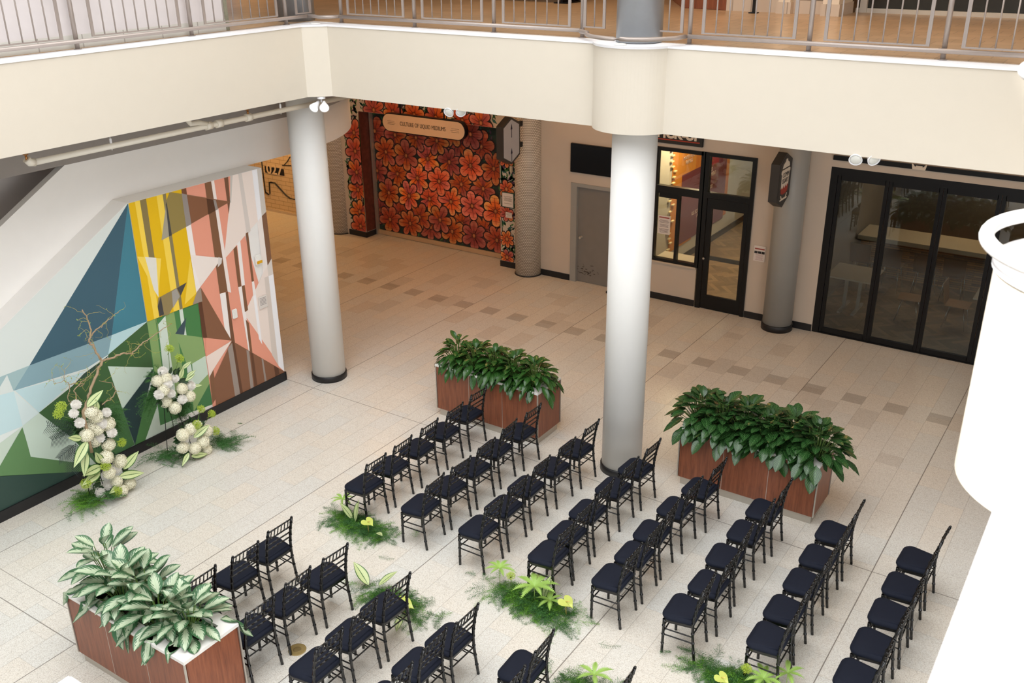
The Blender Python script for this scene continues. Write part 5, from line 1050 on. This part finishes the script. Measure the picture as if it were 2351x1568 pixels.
# ---- greenery on the aisle floor
def anthurium(t, p, s, rz, tilt=.5):
    rz += RAD(65); m = MB(); N = 20; c = m.bm.verts.new((0, 0, 0)); rim = []
    for i in range(N):
        a = 2*pi*i/N
        x, y = s*sin(a)**3, s*(13*cos(a)-5*cos(2*a)-2*cos(3*a)-cos(4*a))/15
        rim.append(m.bm.verts.new((x, y, s*.12*(sin(a*2)**2)+.02*s)))
    for i in range(N): f = m.bm.faces.new((c, rim[i], rim[(i+1) % N])); f.smooth = True
    M4 = Matrix.Translation(p) @ Matrix.Rotation(rz, 4, 'Z') @ Matrix.Rotation(tilt, 4, 'X'); bmesh.ops.transform(m.bm, matrix=M4, verts=m.bm.verts); o = m.build('anthurium_flower', M_ANTH, t)
    k = MB(); k.tube([M4 @ Vector((0, .1*s, .0)), M4 @ Vector((0, -.15*s, .3*s)), M4 @ Vector((0, -.35*s, .45*s))], s*.055, 8); k.tube([M4 @ Vector((0, .1*s, -.003)), (p[0], p[1], .03)], .004, 5); k.build('spadix', mat('spadix', (226, 200, 110), .5), o)
def fan(t, p, L, n, seed, el=.55):
    rd = random.Random(seed); m = MB()
    for i in range(n):
        a = 2*pi*i/n+rd.uniform(-.2, .2); d = Vector((cos(a)*cos(el), sin(a)*cos(el), sin(el))); sd = d.cross(Vector((0, 0, 1))).normalized(); l = L*rd.uniform(.75, 1.1); K = 15; P = []
        for k in range(K+1): v = k/K; P.append(Vector(p)+d*l*v-Vector((0, 0, 1))*l*.55*v*v)
        for k in range(K):
            w_ = l*.15*sin(pi*min(1, (k+1)/K*.93+.05)); a_, b_ = P[k], P[k+1]
            for s in (-1, 1): m.face([a_, b_, b_.lerp(a_, .2)+sd*s*w_+d*.012, a_+sd*s*w_*.35])
    m.tube([(p[0], p[1], .02), tuple(p)], .004, 5)
    for v in m.bm.verts: v.co.z = max(v.co.z, .006)
    return m.build('lime_fern_fan', M_LIME, t, normals=False)
def greens(label, c, ext, seed, n, anth=(), fans=(), leaves=(), umbels=(), bright=.3):
    t = thing('aisle_greenery', label, 'greenery'); rd = random.Random(seed)
    for part in range(3):
        m = MB(); N = int(n/3)
        for i in range(N):
            u, v = rd.gauss(0, .42), rd.gauss(0, .34); x = c[0]+u*ext[0]; y = c[1]+v*ext[1]
            a = rd.uniform(0, 2*pi); k = max(.35, 1-(u*u+v*v)**.5); el = rd.uniform(.0, .85)*k
            fern_frond(m, (x, y, .02+.05*k*rd.random()), (cos(a)*cos(el), sin(a)*cos(el), sin(el)), rd.uniform(.12, .27), rd, .36, 11)
        for w_ in m.bm.verts:
            if w_.co.z < .005: w_.co.z = .005+rd.random()*.004
        m.build('asparagus_fern', (M_FERN, M_FERN, M_FERN2)[part], t, normals=False)
    for p, s, rz, ti in anth: anthurium(t, p, s, rz, ti)
    for i, (p, L, k) in enumerate(fans): fan(t, p, L, k, seed+i)
    for p, d, L in leaves: m = MB(); m.leaf(p, d, (0, 0, 1), L, L*.36, .12, .1, 6, 9, .75); m.build('striped_leaf', M_DIEF, t)
    for p in umbels: bloom('green_umbel', AM[0], p, t, (.2, -.3, 1), .95)
    return t
greens('fern bundle with lime flowers beside the front aisle chair of the far block', (-7.34, 7.42), (.58, .24), 21, 240,
       anth=[((-7.12, 7.36, .20), .085, RAD(20), .25)], fans=[((-7.72, 7.55, .22), .20, 7)], leaves=[((-7.48, 7.46, .05), (-.55, -.1, .8), .32), ((-7.42, 7.44, .05), (.1, .2, 1), .38), ((-6.98, 7.36, .1), (.6, -.3, .3), .2)])
greens('loose fern bundle with large lime flower behind the near block front aisle chair', (-5.98, 6.52), (.56, .26), 22, 190,
       anth=[((-5.77, 6.42, .17), .115, RAD(35), .25)], fans=[], leaves=[((-6.42, 6.56, .06), (-.7, .2, .5), .38), ((-6.3, 6.6, .08), (.4, .6, .5), .3), ((-5.72, 6.3, .10), (.35, -.7, .05), .24)])
greens('thick fern bundle with lime fronds in the middle of the aisle', (-4.72, 7.34), (.64, .27), 23, 330,
       anth=[((-4.28, 7.38, .2), .095, RAD(10), .25)], fans=[((-5.2, 7.44, .24), .22, 8), ((-4.68, 7.36, .26), .30, 8), ((-4.5, 7.4, .12), .22, 7)], leaves=[((-4.6, 7.42, .08), (.15, .25, 1), .36)], umbels=[(-5.02, 7.40, .22), (-4.72, 7.52, .24)])
greens('sparse fern bundle with lime frond at the bottom edge between the chair blocks', (-3.56, 6.52), (.42, .24), 24, 110, fans=[((-3.5, 6.60, .18), .22, 6)])
greens('dense fern bundle with lime flowers at the bottom edge beside the far block aisle chairs', (-2.35, 7.42), (.55, .26), 25, 230,
       anth=[((-2.42, 7.22, .2), .08, RAD(10), .25)], fans=[((-2.08, 7.44, .2), .24, 8), ((-1.9, 7.62, .22), .22, 6)], umbels=[(-2.25, 7.42, .24)])
# loose sprigs on the floor
def sprig(x, y, a, lb, L=.16, seed=1):
    m = MB(); rd = random.Random(seed); fern_frond(m, (x, y, .012), (cos(a), sin(a), .05), L, rd, .3, 9)
    for v in m.bm.verts: v.co.z = .004+abs(v.co.z)*.2
    tag(m.build('fern_sprig', M_FERN, None, normals=False), lb, 'sprig', 'loose fern sprigs on the floor')
sprig(-10.79, 8.5, .4, 'small green sprig fallen on the floor right of the raised flower cluster', .08, 4)
sprig(-6.75, 7.10, .2, 'thin fern sprig trailing on the floor toward the second row aisle chair', .22, 5)
sprig(-3.78, 7.2, .3, 'thin fern sprig trailing right of the thick aisle fern bundle', .24, 6)
# white rounded furniture edge at the bottom left
t = thing('lounge_chair', 'rounded white seat corner at the bottom left edge before the planter', 'chair', (-6.98, 3.2, 0))
m = MB(); m.box(-.24, .28, -.34, .25, .70, .75, .022); m.build('seat', mat('white_gloss_shell', (240, 240, 242), .3), t)
m = MB(); m.lathe((0, -.15, 0), [(.2, 0), (.2, .015), (.03, .03), (.03, .7)], 24); m.build('pedestal', M_ALU, t)
